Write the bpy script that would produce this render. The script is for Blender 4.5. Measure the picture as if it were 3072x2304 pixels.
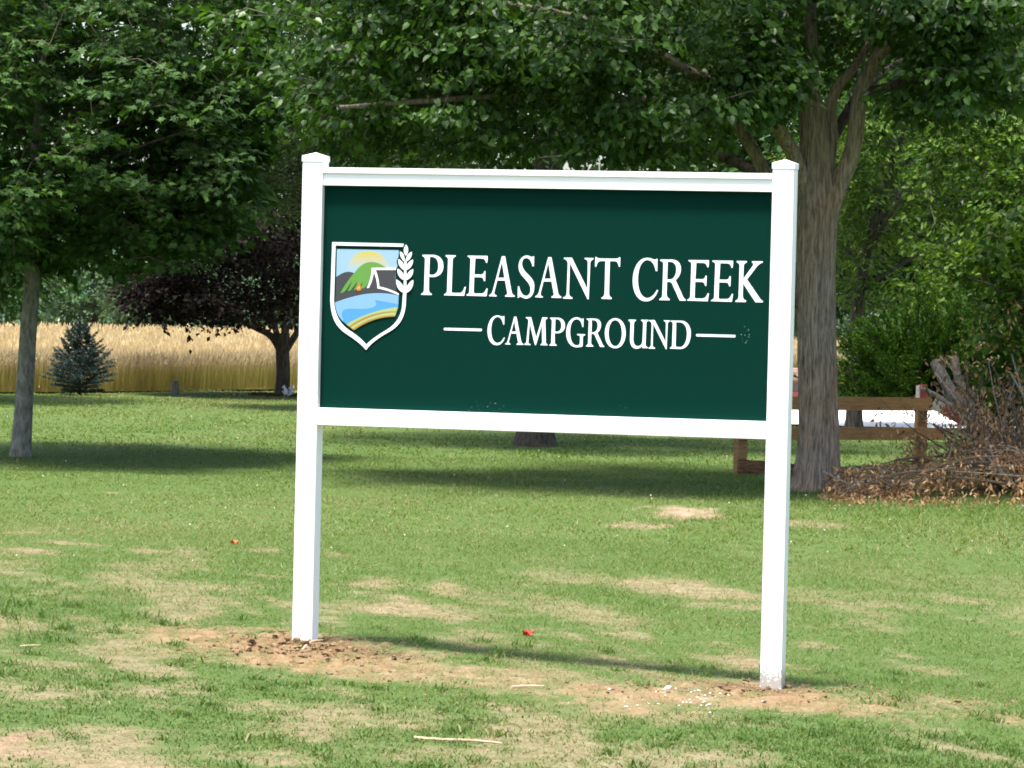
import bpy, math, re
import numpy as np
from mathutils import Matrix, Vector, noise as mnoise
from mathutils.geometry import tessellate_polygon

for o in list(bpy.data.objects):
    bpy.data.objects.remove(o)
scene = bpy.context.scene
COL = scene.collection

# ------------------------------------------------------------------ camera
FPX, PITCH, ROLL, EYE = 11000.0, -0.0196, 0.0237, 1.85
cam_d = bpy.data.cameras.new('camera')
cam_d.sensor_width = 36.0
cam_d.lens = 36.0 * FPX / 3072.0
cam_d.clip_start, cam_d.clip_end = 0.5, 3000.0
cam = bpy.data.objects.new('camera', cam_d)
COL.objects.link(cam)
cam.matrix_world = Matrix.Translation((0, 0, EYE)) @ Matrix.Rotation(math.pi/2 + PITCH, 4, 'X') @ Matrix.Rotation(ROLL, 4, 'Z')
scene.camera = cam

# ------------------------------------------------------------------ light
SUN_EL = math.radians(73.0)
SUN_AZ = np.array([-0.52, -0.85]); SUN_AZ /= np.linalg.norm(SUN_AZ)
world = bpy.data.worlds.new('World'); scene.world = world
world.use_nodes = True
wn = world.node_tree.nodes
sky = wn.new('ShaderNodeTexSky'); sky.sky_type = 'NISHITA'; sky.sun_disc = False
sky.sun_elevation = SUN_EL
sky.sun_rotation = math.atan2(SUN_AZ[0], SUN_AZ[1])
sky.air_density, sky.dust_density, sky.ozone_density = 1.0, 3.0, 1.0
wn['Background'].inputs['Strength'].default_value = 0.15
world.node_tree.links.new(sky.outputs[0], wn['Background'].inputs['Color'])
sun_d = bpy.data.lights.new('sun', 'SUN')
sun_d.energy, sun_d.angle, sun_d.color = 4.2, math.radians(9.0), (1.0, 0.965, 0.91)
sun = bpy.data.objects.new('sun', sun_d); COL.objects.link(sun)
sdir = Vector((SUN_AZ[0]*math.cos(SUN_EL), SUN_AZ[1]*math.cos(SUN_EL), math.sin(SUN_EL)))
sun.rotation_euler = sdir.to_track_quat('Z', 'Y').to_euler()
sun.location = (-8, -8, 20)
vs = scene.view_settings
vs.view_transform, vs.look, vs.gamma, vs.use_curve_mapping = 'Standard', 'None', 1.0, False
vs.exposure = 1.4
scene.render.engine = 'CYCLES'
scene.cycles.max_bounces = 6
scene.cycles.filter_width = 1.8
scene.cycles.transmission_bounces = 4
scene.cycles.transparent_max_bounces = 4

# ------------------------------------------------------------------ helpers
def rng(s): return np.random.default_rng(s)

def ray(px, py):
    u0, v0 = px-1536.0, py-1152.0
    c, s = math.cos(ROLL), math.sin(ROLL)
    u, v = u0*c + v0*s, -u0*s + v0*c
    yc, zc = FPX, -v
    return np.array([u, yc*math.cos(PITCH) - zc*math.sin(PITCH), yc*math.sin(PITCH) + zc*math.cos(PITCH)])

def at(px, py, Y):
    d = ray(px, py); d = d*(Y/d[1])
    return np.array([d[0], Y, EYE + d[2]])

def sstep(a, b, x):
    t = np.clip((x-a)/(b-a), 0, 1)
    return t*t*(3-2*t)

def gh(x, y):
    x = np.asarray(x, float); y = np.asarray(y, float)
    w = 1 - sstep(23, 34, y)
    h = w*(-0.032 - 0.0535*(np.clip(x, -3.5, 3.5)-0.05))
    h = h + 0.012*np.sin(x*1.3+y*0.7) + 0.010*np.sin(x*0.6-y*1.1+2) + 0.006*np.sin(x*2.9+1)*np.sin(y*2.1)
    return h

def ground(px, py):
    d = ray(px, py); h = 0.0
    for _ in range(5):
        t = (h-EYE)/d[2]; p = d*t
        h = float(gh(p[0], p[1]))
    return np.array([p[0], p[1], h])

def tag(o, label=None, cat=None, group=None, kind=None):
    if label: o['label'] = label
    if cat: o['category'] = cat
    if group: o['group'] = group
    if kind: o['kind'] = kind
    return o

def empty(name, loc, label=None, cat=None, group=None):
    o = bpy.data.objects.new(name, None); COL.objects.link(o)
    o.location = loc; o.empty_display_size = 0.2
    return tag(o, label, cat, group)

def link(name, me, mat=None, parent=None):
    o = bpy.data.objects.new(name, me); COL.objects.link(o)
    if mat is not None and len(me.materials) == 0: me.materials.append(mat)
    if parent is not None:
        o.parent = parent
        o.matrix_parent_inverse = Matrix.Identity(4)
        pm = wloc(parent)
        o.location = -pm
    return o

def wloc(o):
    v = Vector((0, 0, 0))
    while o is not None:
        v += o.location; o = o.parent
    return v

def mesh_arrays(name, V, loops, sizes, smooth=False):
    me = bpy.data.meshes.new(name)
    V = np.ascontiguousarray(V, dtype=np.float32)
    loops = np.ascontiguousarray(loops, dtype=np.int32); sizes = np.ascontiguousarray(sizes, dtype=np.int32)
    me.vertices.add(len(V)); me.vertices.foreach_set('co', V.ravel())
    me.loops.add(len(loops)); me.loops.foreach_set('vertex_index', loops)
    me.polygons.add(len(sizes))
    starts = np.concatenate([[0], np.cumsum(sizes)[:-1]]).astype(np.int32)
    me.polygons.foreach_set('loop_start', starts)
    me.polygons.foreach_set('loop_total', sizes)
    me.polygons.foreach_set('use_smooth', np.full(len(sizes), bool(smooth)))
    me.update(calc_edges=True)
    return me

def set_attr(me, name, vals):
    a = me.attributes.new(name, 'FLOAT', 'POINT')
    a.data.foreach_set('value', np.ascontiguousarray(vals, dtype=np.float32))

class MB:
    """collects pieces for one mesh"""
    def __init__(s): s.V = []; s.L = []; s.S = []; s.n = 0
    def add(s, V, faces):
        V = np.asarray(V, float)
        for f in faces:
            s.L.append(np.asarray(f)+s.n); s.S.append(len(f))
        s.V.append(V); s.n += len(V)
    def add_arr(s, V, loops, sizes):
        s.V.append(V); s.L.append(np.asarray(loops)+s.n); s.S.extend(sizes); s.n += len(V)
    def box(s, c, size, ax=None, bev=0.0):
        h = np.asarray(size, float)/2
        if bev <= 0:
            v = np.array([[i, j, k] for i in (-1, 1) for j in (-1, 1) for k in (-1, 1)])*h
            f = [(0, 1, 3, 2), (4, 6, 7, 5), (0, 4, 5, 1), (2, 3, 7, 6), (0, 2, 6, 4), (1, 5, 7, 3)]
        else:
            import bmesh
            bm = bmesh.new(); bmesh.ops.create_cube(bm, size=2)
            for q in bm.verts: q.co = Vector((q.co.x*h[0], q.co.y*h[1], q.co.z*h[2]))
            bmesh.ops.bevel(bm, geom=bm.edges[:], offset=bev, segments=2, affect='EDGES', profile=0.5)
            bm.verts.index_update()
            v = np.array([q.co[:] for q in bm.verts]); f = [[w.index for w in p.verts] for p in bm.faces]
            bm.free()
        if ax is not None: v = v @ np.asarray(ax, float)   # rows of ax = axes
        s.add(v + np.asarray(c, float), f)
    def tube(s, P, R, n=8, cap=True, wob=0.0, seed=0):
        P = np.asarray(P, float); R = np.asarray(R, float); m = len(P)
        T = np.gradient(P, axis=0); T /= np.linalg.norm(T, axis=1, keepdims=True)+1e-9
        ref = np.array([0, 0, 1.0]) if abs(T[0][2]) < 0.8 else np.array([1.0, 0, 0])
        A = np.cross(T, ref); A /= np.linalg.norm(A, axis=1, keepdims=True)+1e-9
        B = np.cross(T, A)
        th = np.linspace(0, 2*np.pi, n, endpoint=False)
        rr = np.ones((m, n))
        if wob:
            g = rng(seed); rr += wob*(g.random((m, n))-0.5)
        V = P[:, None, :] + (R[:, None]*rr)[..., None]*(np.cos(th)[None, :, None]*A[:, None, :] + np.sin(th)[None, :, None]*B[:, None, :])
        i = np.arange(m-1)[:, None]*n; j = np.arange(n)[None, :]; k = (j+1) % n
        q = np.stack([i+j, i+k, i+n+k, i+n+j], -1).reshape(-1, 4)
        s.L.append(q.ravel()+s.n); s.S.extend([4]*len(q))
        if cap:
            s.L.append(np.arange(n)[::-1]+s.n); s.S.append(n)
            s.L.append(np.arange(n)+(m-1)*n+s.n); s.S.append(n)
        s.V.append(V.reshape(-1, 3)); s.n += m*n
    def mesh(s, name, smooth=False):
        return mesh_arrays(name, np.concatenate(s.V), np.concatenate(s.L), s.S, smooth)
    def obj(s, name, mat, parent=None, smooth=False):
        return link(name, s.mesh(name, smooth), mat, parent)

def catmull(P, n=8):
    P = np.asarray(P, float)
    Q = np.vstack([2*P[0]-P[1], P, 2*P[-1]-P[-2]])
    out = []
    for i in range(1, len(Q)-2):
        t = np.linspace(0, 1, n, endpoint=False)[:, None]
        a, b, c, d = Q[i-1], Q[i], Q[i+1], Q[i+2]
        out.append(0.5*(2*b + (c-a)*t + (2*a-5*b+4*c-d)*t*t + (3*b-a-3*c+d)*t**3))
    out.append(P[-1:])
    return np.vstack(out)

# ------------------------------------------------------------------ materials
def new_mat(name):
    m = bpy.data.materials.new(name); m.use_nodes = True
    nt = m.node_tree
    return m, nt, nt.nodes['Principled BSDF'], nt.nodes['Material Output']

def N(nt, t, **kw):
    n = nt.nodes.new(t)
    for k, v in kw.items(): setattr(n, k, v)
    return n

def ramp(nt, fac, stops):
    r = N(nt, 'ShaderNodeValToRGB')
    el = r.color_ramp.elements
    while len(el) < len(stops): el.new(0.5)
    for e, (p, c) in zip(el, stops):
        e.position = p; e.color = (c[0], c[1], c[2], 1)
    nt.links.new(fac, r.inputs['Fac'])
    return r.outputs['Color']

def mixc(nt, fac, a, b, mode='MIX'):
    m = N(nt, 'ShaderNodeMix', data_type='RGBA', blend_type=mode)
    for sock, v in ((m.inputs['Factor'], fac), (m.inputs['A'], a), (m.inputs['B'], b)):
        pass
    f, A, B = m.inputs[0], m.inputs[6], m.inputs[7]
    for sock, v in ((f, fac), (A, a), (B, b)):
        if hasattr(v, 'is_output') or isinstance(v, bpy.types.NodeSocket): nt.links.new(v, sock)
        elif isinstance(v, (int, float)): sock.default_value = v
        else: sock.default_value = (v[0], v[1], v[2], 1)
    return m.outputs[2]

def noise_fac(nt, vec, scale, detail=4, rough=0.55):
    n = N(nt, 'ShaderNodeTexNoise'); n.inputs['Scale'].default_value = scale
    n.inputs['Detail'].default_value = detail; n.inputs['Roughness'].default_value = rough
    if vec is not None: nt.links.new(vec, n.inputs['Vector'])
    return n.outputs['Fac']

def bump(nt, h, strength, dist=0.02):
    b = N(nt, 'ShaderNodeBump'); b.inputs['Strength'].default_value = strength; b.inputs['Distance'].default_value = dist
    nt.links.new(h, b.inputs['Height']); return b.outputs['Normal']

def mapping(nt, scale, out='Object'):
    tc = N(nt, 'ShaderNodeTexCoord'); mp = N(nt, 'ShaderNodeMapping'); mp.inputs['Scale'].default_value = scale
    nt.links.new(tc.outputs[out], mp.inputs['Vector']); return mp.outputs['Vector']

def leaf_mat(name, cols, trans=0.35, rough=0.42, tcol=None, spec=0.3):
    m, nt, p, out = new_mat(name)
    g = N(nt, 'ShaderNodeNewGeometry')
    c = ramp(nt, g.outputs['Random Per Island'], [(i/(len(cols)-1), k) for i, k in enumerate(cols)])
    nt.links.new(c, p.inputs['Base Color']); p.inputs['Roughness'].default_value = rough
    p.inputs['Specular IOR Level'].default_value = spec
    tr = N(nt, 'ShaderNodeBsdfTranslucent')
    tc = mixc(nt, 1.0, c, tcol or (1.6, 1.7, 0.7), 'MULTIPLY')
    nt.links.new(tc, tr.inputs['Color'])
    mx = N(nt, 'ShaderNodeMixShader'); mx.inputs[0].default_value = trans
    nt.links.new(p.outputs[0], mx.inputs[1]); nt.links.new(tr.outputs[0], mx.inputs[2])
    nt.links.new(mx.outputs[0], out.inputs['Surface'])
    return m

def plain(name, col, rough=0.6, var=0.15, nscale=12.0, bmp=0.0, spec=0.4):
    m, nt, p, out = new_mat(name)
    v = mapping(nt, (1, 1, 1))
    f = noise_fac(nt, v, nscale)
    c = ramp(nt, f, [(0.3, [k*(1-var) for k in col]), (0.7, [min(1, k*(1+var)) for k in col])])
    nt.links.new(c, p.inputs['Base Color']); p.inputs['Roughness'].default_value = rough
    p.inputs['Specular IOR Level'].default_value = spec
    if bmp: nt.links.new(bump(nt, f, bmp), p.inputs['Normal'])
    return m

def bark_mat(name, dark, light, sx=16.0, sz=2.2, strength=0.8, warm=None):
    m, nt, p, out = new_mat(name)
    v = mapping(nt, (sx, sx, sz))
    f1 = noise_fac(nt, v, 1.6, 10, 0.70)
    v2 = mapping(nt, (1.2, 1.2, 0.6)); f2 = noise_fac(nt, v2, 2.0, 3)
    c = ramp(nt, f1, [(0.36, dark), (0.48, [(a+b)/2 for a, b in zip(dark, light)]), (0.60, light)])
    if warm: 
        c = mixc(nt, ramp(nt, f2, [(0.45, (0, 0, 0)), (0.7, (1, 1, 1))]), c, mixc(nt, 1.0, c, warm, 'MULTIPLY'))
    nt.links.new(c, p.inputs['Base Color']); p.inputs['Roughness'].default_value = 0.9
    p.inputs['Specular IOR Level'].default_value = 0.2
    nt.links.new(bump(nt, f1, strength, 0.03), p.inputs['Normal'])
    return m

M = {}
M['mulberry'] = leaf_mat('mulberry_leaf', [(0.017, 0.042, 0.007), (0.026, 0.062, 0.009), (0.038, 0.086, 0.012), (0.068, 0.135, 0.019)], 0.30, 0.42)
M['maple'] = leaf_mat('maple_leaf', [(0.017, 0.044, 0.009), (0.026, 0.062, 0.012), (0.038, 0.086, 0.015), (0.062, 0.120, 0.020)], 0.28, 0.55, None, 0.2)
M['purple'] = leaf_mat('purple_leaf', [(0.008, 0.009, 0.007), (0.015, 0.010, 0.009), (0.022, 0.014, 0.011), (0.011, 0.015, 0.008)], 0.12, 0.6, (1.5, 0.8, 0.8), 0.08)
M['greygreen'] = leaf_mat('grey_green_leaf', [(0.026, 0.050, 0.018), (0.045, 0.078, 0.026), (0.062, 0.098, 0.034)], 0.25, 0.5, None, 0.15)
M['dark'] = leaf_mat('deep_green_leaf', [(0.022, 0.055, 0.016), (0.032, 0.076, 0.016), (0.045, 0.094, 0.019)], 0.26, 0.5, None, 0.12)
M['bright'] = leaf_mat('bright_green_leaf', [(0.022, 0.052, 0.007), (0.036, 0.080, 0.009), (0.060, 0.115, 0.012), (0.12, 0.185, 0.020)], 0.30, 0.5, None, 0.15)
M['far'] = leaf_mat('hazed_far_leaf', [(0.052, 0.098, 0.066), (0.072, 0.125, 0.078), (0.095, 0.148, 0.086)], 0.25, 0.8, None, 0.08)  # distance haze is put into this leaf colour, bluer and paler
M['juniper'] = leaf_mat('juniper_needle', [(0.024, 0.062, 0.009), (0.042, 0.096, 0.012), (0.078, 0.145, 0.017)], 0.25, 0.6, None, 0.12)
M['spruce'] = leaf_mat('spruce_needle', [(0.024, 0.048, 0.042), (0.034, 0.062, 0.056), (0.052, 0.085, 0.078)], 0.12, 0.6, (1.2, 1.2, 1.0))
M['dead'] = leaf_mat('dead_leaf', [(0.115, 0.062, 0.028), (0.24, 0.130, 0.056), (0.36, 0.21, 0.098), (0.46, 0.31, 0.175)], 0.2, 0.75, (1.2, 0.9, 0.6), 0.2)
M['bark'] = bark_mat('ridged_bark', (0.085, 0.068, 0.050), (0.325, 0.268, 0.205), 24, 3.0, 1.0, (1.1, 0.95, 0.82))
M['bark_grey'] = bark_mat('grey_bark', (0.085, 0.080, 0.062), (0.23, 0.22, 0.18), 14, 5.0, 0.45)
M['bark_dark'] = bark_mat('dark_bark', (0.020, 0.017, 0.013), (0.085, 0.073, 0.058), 14, 3.0, 0.6)
M['twig'] = plain('twig_bark', (0.075, 0.055, 0.036), 0.85, 0.35, 30)
M['log'] = bark_mat('weathered_log', (0.08, 0.07, 0.058), (0.26, 0.235, 0.20), 22, 3.0, 0.8)

# white vinyl, mud speckle close to the ground where the post base was splashed
def vinyl(name, mud=None):
    m, nt, p, out = new_mat(name)
    p.inputs['Roughness'].default_value = 0.38
    v = mapping(nt, (1, 1, 1)); f = noise_fac(nt, v, 3.0, 3)
    c = ramp(nt, f, [(0.3, (0.77, 0.775, 0.765)), (0.7, (0.81, 0.81, 0.80))])
    if mud is not None:
        g = N(nt, 'ShaderNodeNewGeometry'); sx = N(nt, 'ShaderNodeSeparateXYZ'); nt.links.new(g.outputs['Position'], sx.inputs[0])
        mr = N(nt, 'ShaderNodeMapRange'); mr.inputs['From Min'].default_value = mud; mr.inputs['From Max'].default_value = mud+0.13
        mr.inputs['To Min'].default_value = 0.60; mr.inputs['To Max'].default_value = 0.30
        nt.links.new(sx.outputs['Z'], mr.inputs['Value'])
        sp = noise_fac(nt, v, 90, 3, 0.6)
        lt = N(nt, 'ShaderNodeMath', operation='LESS_THAN'); nt.links.new(sp, lt.inputs[0]); nt.links.new(mr.outputs[0], lt.inputs[1])
        mm = N(nt, 'ShaderNodeMath', operation='MULTIPLY'); nt.links.new(lt.outputs[0], mm.inputs[0]); mm.inputs[1].default_value = 0.75
        c = mixc(nt, mm.outputs[0], c, (0.22, 0.18, 0.13))
    nt.links.new(c, p.inputs['Base Color'])
    return m
M['vinyl'] = vinyl('white_vinyl')
M['screw'] = plain('screw_metal', (0.25, 0.25, 0.26), 0.4)
M['white_print'] = plain('white_print', (0.80, 0.80, 0.79), 0.5, 0.01)

def panel_mat():
    m, nt, p, out = new_mat('green_sign_face')
    v = mapping(nt, (1, 1, 1)); f = noise_fac(nt, v, 160, 2)
    c = ramp(nt, f, [(0.3, (0.0011, 0.0215, 0.0150)), (0.7, (0.0016, 0.0255, 0.0178))])
    # faint pale scuffs left by handling, low on the face and beside the right post
    tc = N(nt, 'ShaderNodeTexCoord')
    tot = None
    for (cx, cz, rx, rz, th) in ((-0.30, -0.52, 0.13, 0.045, 0.66), (0.50, -0.515, 0.20, 0.04, 0.70), (1.10, -0.085, 0.025, 0.05, 0.62)):
        mp = N(nt, 'ShaderNodeMapping'); mp.vector_type = 'POINT'
        mp.inputs['Location'].default_value = (-cx/rx, 0, -cz/rz); mp.inputs['Scale'].default_value = (1/rx, 0, 1/rz)
        nt.links.new(tc.outputs['Object'], mp.inputs['Vector'])
        ln = N(nt, 'ShaderNodeVectorMath', operation='LENGTH'); nt.links.new(mp.outputs[0], ln.inputs[0])
        lt = N(nt, 'ShaderNodeMath', operation='LESS_THAN'); nt.links.new(ln.outputs['Value'], lt.inputs[0]); lt.inputs[1].default_value = 1.0
        nz = noise_fac(nt, v, 70, 2, 0.7)
        gt = N(nt, 'ShaderNodeMath', operation='GREATER_THAN'); nt.links.new(nz, gt.inputs[0]); gt.inputs[1].default_value = th
        mu = N(nt, 'ShaderNodeMath', operation='MULTIPLY'); nt.links.new(lt.outputs[0], mu.inputs[0]); nt.links.new(gt.outputs[0], mu.inputs[1])
        if tot is None: tot = mu.outputs[0]
        else:
            a = N(nt, 'ShaderNodeMath', operation='MAXIMUM'); nt.links.new(tot, a.inputs[0]); nt.links.new(mu.outputs[0], a.inputs[1]); tot = a.outputs[0]
    sc = N(nt, 'ShaderNodeMath', operation='MULTIPLY'); nt.links.new(tot, sc.inputs[0]); sc.inputs[1].default_value = 0.3
    c = mixc(nt, sc.outputs[0], c, (0.4, 0.5, 0.45))
    nt.links.new(c, p.inputs['Base Color']); p.inputs['Roughness'].default_value = 0.7; p.inputs['Specular IOR Level'].default_value = 0.03
    nt.links.new(bump(nt, f, 0.08, 0.002), p.inputs['Normal'])
    return m
M['panel'] = panel_mat()

def grass_mat():
    m, nt, p, out = new_mat('grass_blade')
    a = N(nt, 'ShaderNodeAttribute', attribute_name='tint')
    c = ramp(nt, a.outputs['Fac'], [(0.0, (0.047, 0.103, 0.016)), (0.30, (0.078, 0.138, 0.023)), (0.58, (0.115, 0.158, 0.037)), (0.78, (0.185, 0.170, 0.072)), (1.0, (0.32, 0.240, 0.145))])
    nt.links.new(c, p.inputs['Base Color']); p.inputs['Roughness'].default_value = 0.55; p.inputs['Specular IOR Level'].default_value = 0.3
    tr = N(nt, 'ShaderNodeBsdfTranslucent'); nt.links.new(mixc(nt, 1.0, c, (1.4, 1.4, 0.8), 'MULTIPLY'), tr.inputs['Color'])
    mx = N(nt, 'ShaderNodeMixShader'); mx.inputs[0].default_value = 0.35
    nt.links.new(p.outputs[0], mx.inputs[1]); nt.links.new(tr.outputs[0], mx.inputs[2]); nt.links.new(mx.outputs[0], out.inputs['Surface'])
    return m
M['grass'] = grass_mat()

def lawn_mat():
    m, nt, p, out = new_mat('lawn_soil')
    v = mapping(nt, (1, 1, 1))
    f1, f2, f3 = noise_fac(nt, v, 0.8, 4), noise_fac(nt, v, 7, 5, 0.65), noise_fac(nt, v, 45, 4, 0.7)
    g = ramp(nt, f3, [(0.3, (0.045, 0.085, 0.018)), (0.55, (0.072, 0.112, 0.028)), (0.75, (0.115, 0.130, 0.050))])
    g = mixc(nt, ramp(nt, f1, [(0.4, (0, 0, 0)), (0.7, (0.5, 0.5, 0.5))]), g, (0.075, 0.115, 0.034))
    soil = ramp(nt, f2, [(0.25, (0.17, 0.115, 0.070)), (0.5, (0.275, 0.200, 0.130)), (0.72, (0.36, 0.28, 0.195))])
    clay = ramp(nt, f2, [(0.25, (0.130, 0.082, 0.040)), (0.5, (0.222, 0.148, 0.076)), (0.75, (0.295, 0.210, 0.122))])
    fine = ramp(nt, f3, [(0.25, (0.65, 0.62, 0.6)), (0.6, (1.05, 1.05, 1.05))])
    cl = N(nt, 'ShaderNodeAttribute', attribute_name='clay'); br = N(nt, 'ShaderNodeAttribute', attribute_name='bare')
    soil = mixc(nt, cl.outputs['Fac'], soil, clay)
    soil = mixc(nt, 1.0, soil, fine, 'MULTIPLY')
    dm = N(nt, 'ShaderNodeAttribute', attribute_name='damp')
    soil = mixc(nt, dm.outputs['Fac'], soil, mixc(nt, 1.0, soil, (0.48, 0.44, 0.42), 'MULTIPLY'))
    c = mixc(nt, br.outputs['Fac'], g, soil)
    nt.links.new(c, p.inputs['Base Color']); p.inputs['Roughness'].default_value = 0.95; p.inputs['Specular IOR Level'].default_value = 0.1
    ad = N(nt, 'ShaderNodeMath', operation='ADD'); nt.links.new(f2, ad.inputs[0]); nt.links.new(f3, ad.inputs[1])
    nt.links.new(bump(nt, ad.outputs[0], 0.7, 0.03), p.inputs['Normal'])
    return m
M['lawn'] = lawn_mat()
M['clod'] = plain('soil_clod', (0.175, 0.112, 0.062), 0.95, 0.4, 40, 0.5, 0.1)
M['gravel'] = plain('pale_gravel', (0.62, 0.59, 0.54), 0.95, 0.18, 30, 0.6, 0.1)
M['field'] = plain('stubble_ground', (0.42, 0.325, 0.18), 0.95, 0.08, 3, 0.3, 0.1)

def wheat_mat():
    m, nt, p, out = new_mat('wheat_straw')
    a = N(nt, 'ShaderNodeAttribute', attribute_name='hgt'); b = N(nt, 'ShaderNodeAttribute', attribute_name='tint')
    lo = ramp(nt, b.outputs['Fac'], [(0, (0.31, 0.275, 0.070)), (0.5, (0.36, 0.305, 0.09)), (1, (0.40, 0.32, 0.12))])
    hi = ramp(nt, b.outputs['Fac'], [(0, (0.37, 0.285, 0.150)), (0.5, (0.42, 0.33, 0.182)), (1, (0.47, 0.38, 0.225))])
    c = mixc(nt, ramp(nt, a.outputs['Fac'], [(0.48, (0, 0, 0)), (0.74, (1, 1, 1))]), lo, hi)
    nt.links.new(c, p.inputs['Base Color']); p.inputs['Roughness'].default_value = 0.7; p.inputs['Specular IOR Level'].default_value = 0.2
    tr = N(nt, 'ShaderNodeBsdfTranslucent'); nt.links.new(c, tr.inputs['Color'])
    mx = N(nt, 'ShaderNodeMixShader'); mx.inputs[0].default_value = 0.45
    nt.links.new(p.outputs[0], mx.inputs[1]); nt.links.new(tr.outputs[0], mx.inputs[2]); nt.links.new(mx.outputs[0], out.inputs['Surface'])
    return m
M['wheat'] = wheat_mat()
M['fence'] = bark_mat('stained_plank', (0.22, 0.118, 0.050), (0.33, 0.185, 0.080), 3, 30, 0.12)
M['fence_old'] = bark_mat('split_old_plank', (0.035, 0.023, 0.016), (0.24, 0.12, 0.06), 3, 24, 0.9)
M['red_paint'] = plain('faded_red_paint', (0.25, 0.045, 0.040), 0.7, 0.25, 18, 0.1)
M['white_paint'] = plain('weathered_white_paint', (0.42, 0.40, 0.36), 0.8, 0.25, 25, 0.1)

# ------------------------------------------------------------------ bare patches of the lawn
PATCH = [  # source pixel centre, radii, strength, clay
    (900, 1955, 400, 75, 1.0, 1.0), (650, 1925, 260, 50, 0.9, 1.0), (1200, 1985, 240, 55, 0.9, 0.8), (1480, 2030, 300, 40, 0.75, 0.7),
    (2300, 2085, 420, 48, 1.0, 0.9), (1960, 2090, 300, 48, 0.95, 0.8), (2720, 2100, 360, 36, 0.85, 0.9), (3030, 2150, 150, 26, 0.7, 1.0), (2250, 1995, 150, 38, 0.8, 0.4),
    (60, 2240, 170, 50, 1.0, 0.2), (330, 2290, 260, 30, 0.8, 0.2), (800, 2275, 260, 40, 0.75, 0.1), (1050, 2140, 330, 45, 0.6, 0.2), (900, 2190, 160, 40, 0.65, 0.1),
    (1650, 2190, 150, 36, 0.7, 0.1), (1350, 2150, 250, 35, 0.5, 0.3), (2000, 2150, 260, 30, 0.4, 0.4), (1500, 2270, 300, 40, 0.55, 0.1),
    (1110, 1750, 130, 26, 0.8, 0.1), (1190, 1825, 160, 34, 0.75, 0.1), (1345, 1765, 70, 28, 0.8, 0.3), (1000, 1830, 140, 20, 0.45, 0.1), (2030, 1770, 220, 36, 0.7, 0.0), (1780, 1850, 130, 34, 0.6, 0.0),
    (1700, 1740, 200, 20, 0.45, 0.0), (1650, 1820, 80, 40, 0.5, 0.0), (2150, 1815, 160, 18, 0.45, 0.0), (1350, 1840, 120, 24, 0.5, 0.0), (1600, 1950, 60, 30, 0.5, 0.2),
    (2075, 1540, 110, 26, 1.0, 0.0), (1930, 1578, 110, 12, 0.85, 0.0), (2450, 1575, 130, 10, 0.55, 0.0), (2600, 1810, 220, 16, 0.5, 0.0), (2450, 1935, 60, 12, 0.6, 0.0), (2880, 1800, 100, 18, 0.45, 0),
    (70, 1650, 120, 10, 0.7, 0.0), (230, 1632, 130, 8, 0.7, 0.0), (440, 1655, 110, 12, 0.8, 0.2), (560, 1655, 60, 15, 0.8, 0.3), (790, 1650, 60, 8, 0.7, 0.1), (340, 1478, 45, 6, 0.8, 0.0),
    (60, 1600, 90, 6, 0.5, 0.0), (820, 1730, 70, 9, 0.5, 0), (1000, 1665, 40, 8, 0.5, 0), (660, 1815, 50, 10, 0.5, 0), (60, 1900, 130, 18, 0.55, 0.6), (350, 1740, 90, 8, 0.4, 0.0),
    (420, 1960, 120, 26, 0.4, 0.6), (2800, 2010, 120, 14, 0.4, 0.2), (1850, 1990, 120, 10, 0.3, 0.1)]
PW = []
for (px, py, rx, ry, s, cl) in PATCH:
    c = ground(px, py); a = ground(px+rx, py); b0 = ground(px, py-ry); b1 = ground(px, py+ry)
    PW.append((c[0], (b0[1]+b1[1])/2, abs(a[0]-c[0]), abs(b0[1]-b1[1])/2, s, cl))
PW = np.array(PW)

_g = rng(5)
_K = [( _g.uniform(0, 6.28), _g.uniform(0, 6.28), f) for f in (0.9, 1.7, 3.1, 5.3, 8.7, 14.0, 22.0)]
def nz(x, y, seed=0, lo=0, hi=7):
    """cheap smooth 2D noise, about -1..1"""
    out = 0; t = 0
    for i, (a, b, f) in enumerate(_K[lo:hi]):
        w = 0.72**i
        out = out + w*np.sin(f*(x*np.cos(a+seed)+y*np.sin(a+seed))+b+1.7*np.sin(f*0.63*(y*np.cos(b)-x*np.sin(b+seed))+a)); t += w
    return out/t*1.4

def patch_mask(x, y):
    bare = np.zeros_like(x); clay = np.zeros_like(x)
    wob = 0.50*nz(x*2.2, y*1.2, 1.0, 1)+0.32*nz(x*6.0, y*3.5, 2.4, 2)
    for (cx, cy, rx, ry, s, cl) in PW:
        d = np.sqrt(((x-cx)/rx)**2+((y-cy)/ry)**2)
        m = s*(1-sstep(0.35, 1.15, d+wob))
        bare = np.maximum(bare, m)
        clay = np.maximum(clay, cl*m)
    near = 1-sstep(20, 32, y)
    extra = sstep(0.05, 0.70, nz(x*1.1, y*0.55, 3.3, 1)+0.25*nz(x*5, y*3, 8.0, 2))*0.62*near
    bare = np.maximum(bare, extra)
    bare = bare*np.clip(1.0+0.55*nz(x*9.0, y*6.0, 6.1, 2), 0.35, 1.0)
    return np.clip(bare, 0, 1), np.clip(clay, 0, 1)

# ------------------------------------------------------------------ ground
def edge_y(x): return 88.6 + 1.6*np.clip(x, -16, 22) + 0.4*np.sin(x*0.9)   # where the lawn ends and the wheat starts

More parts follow.
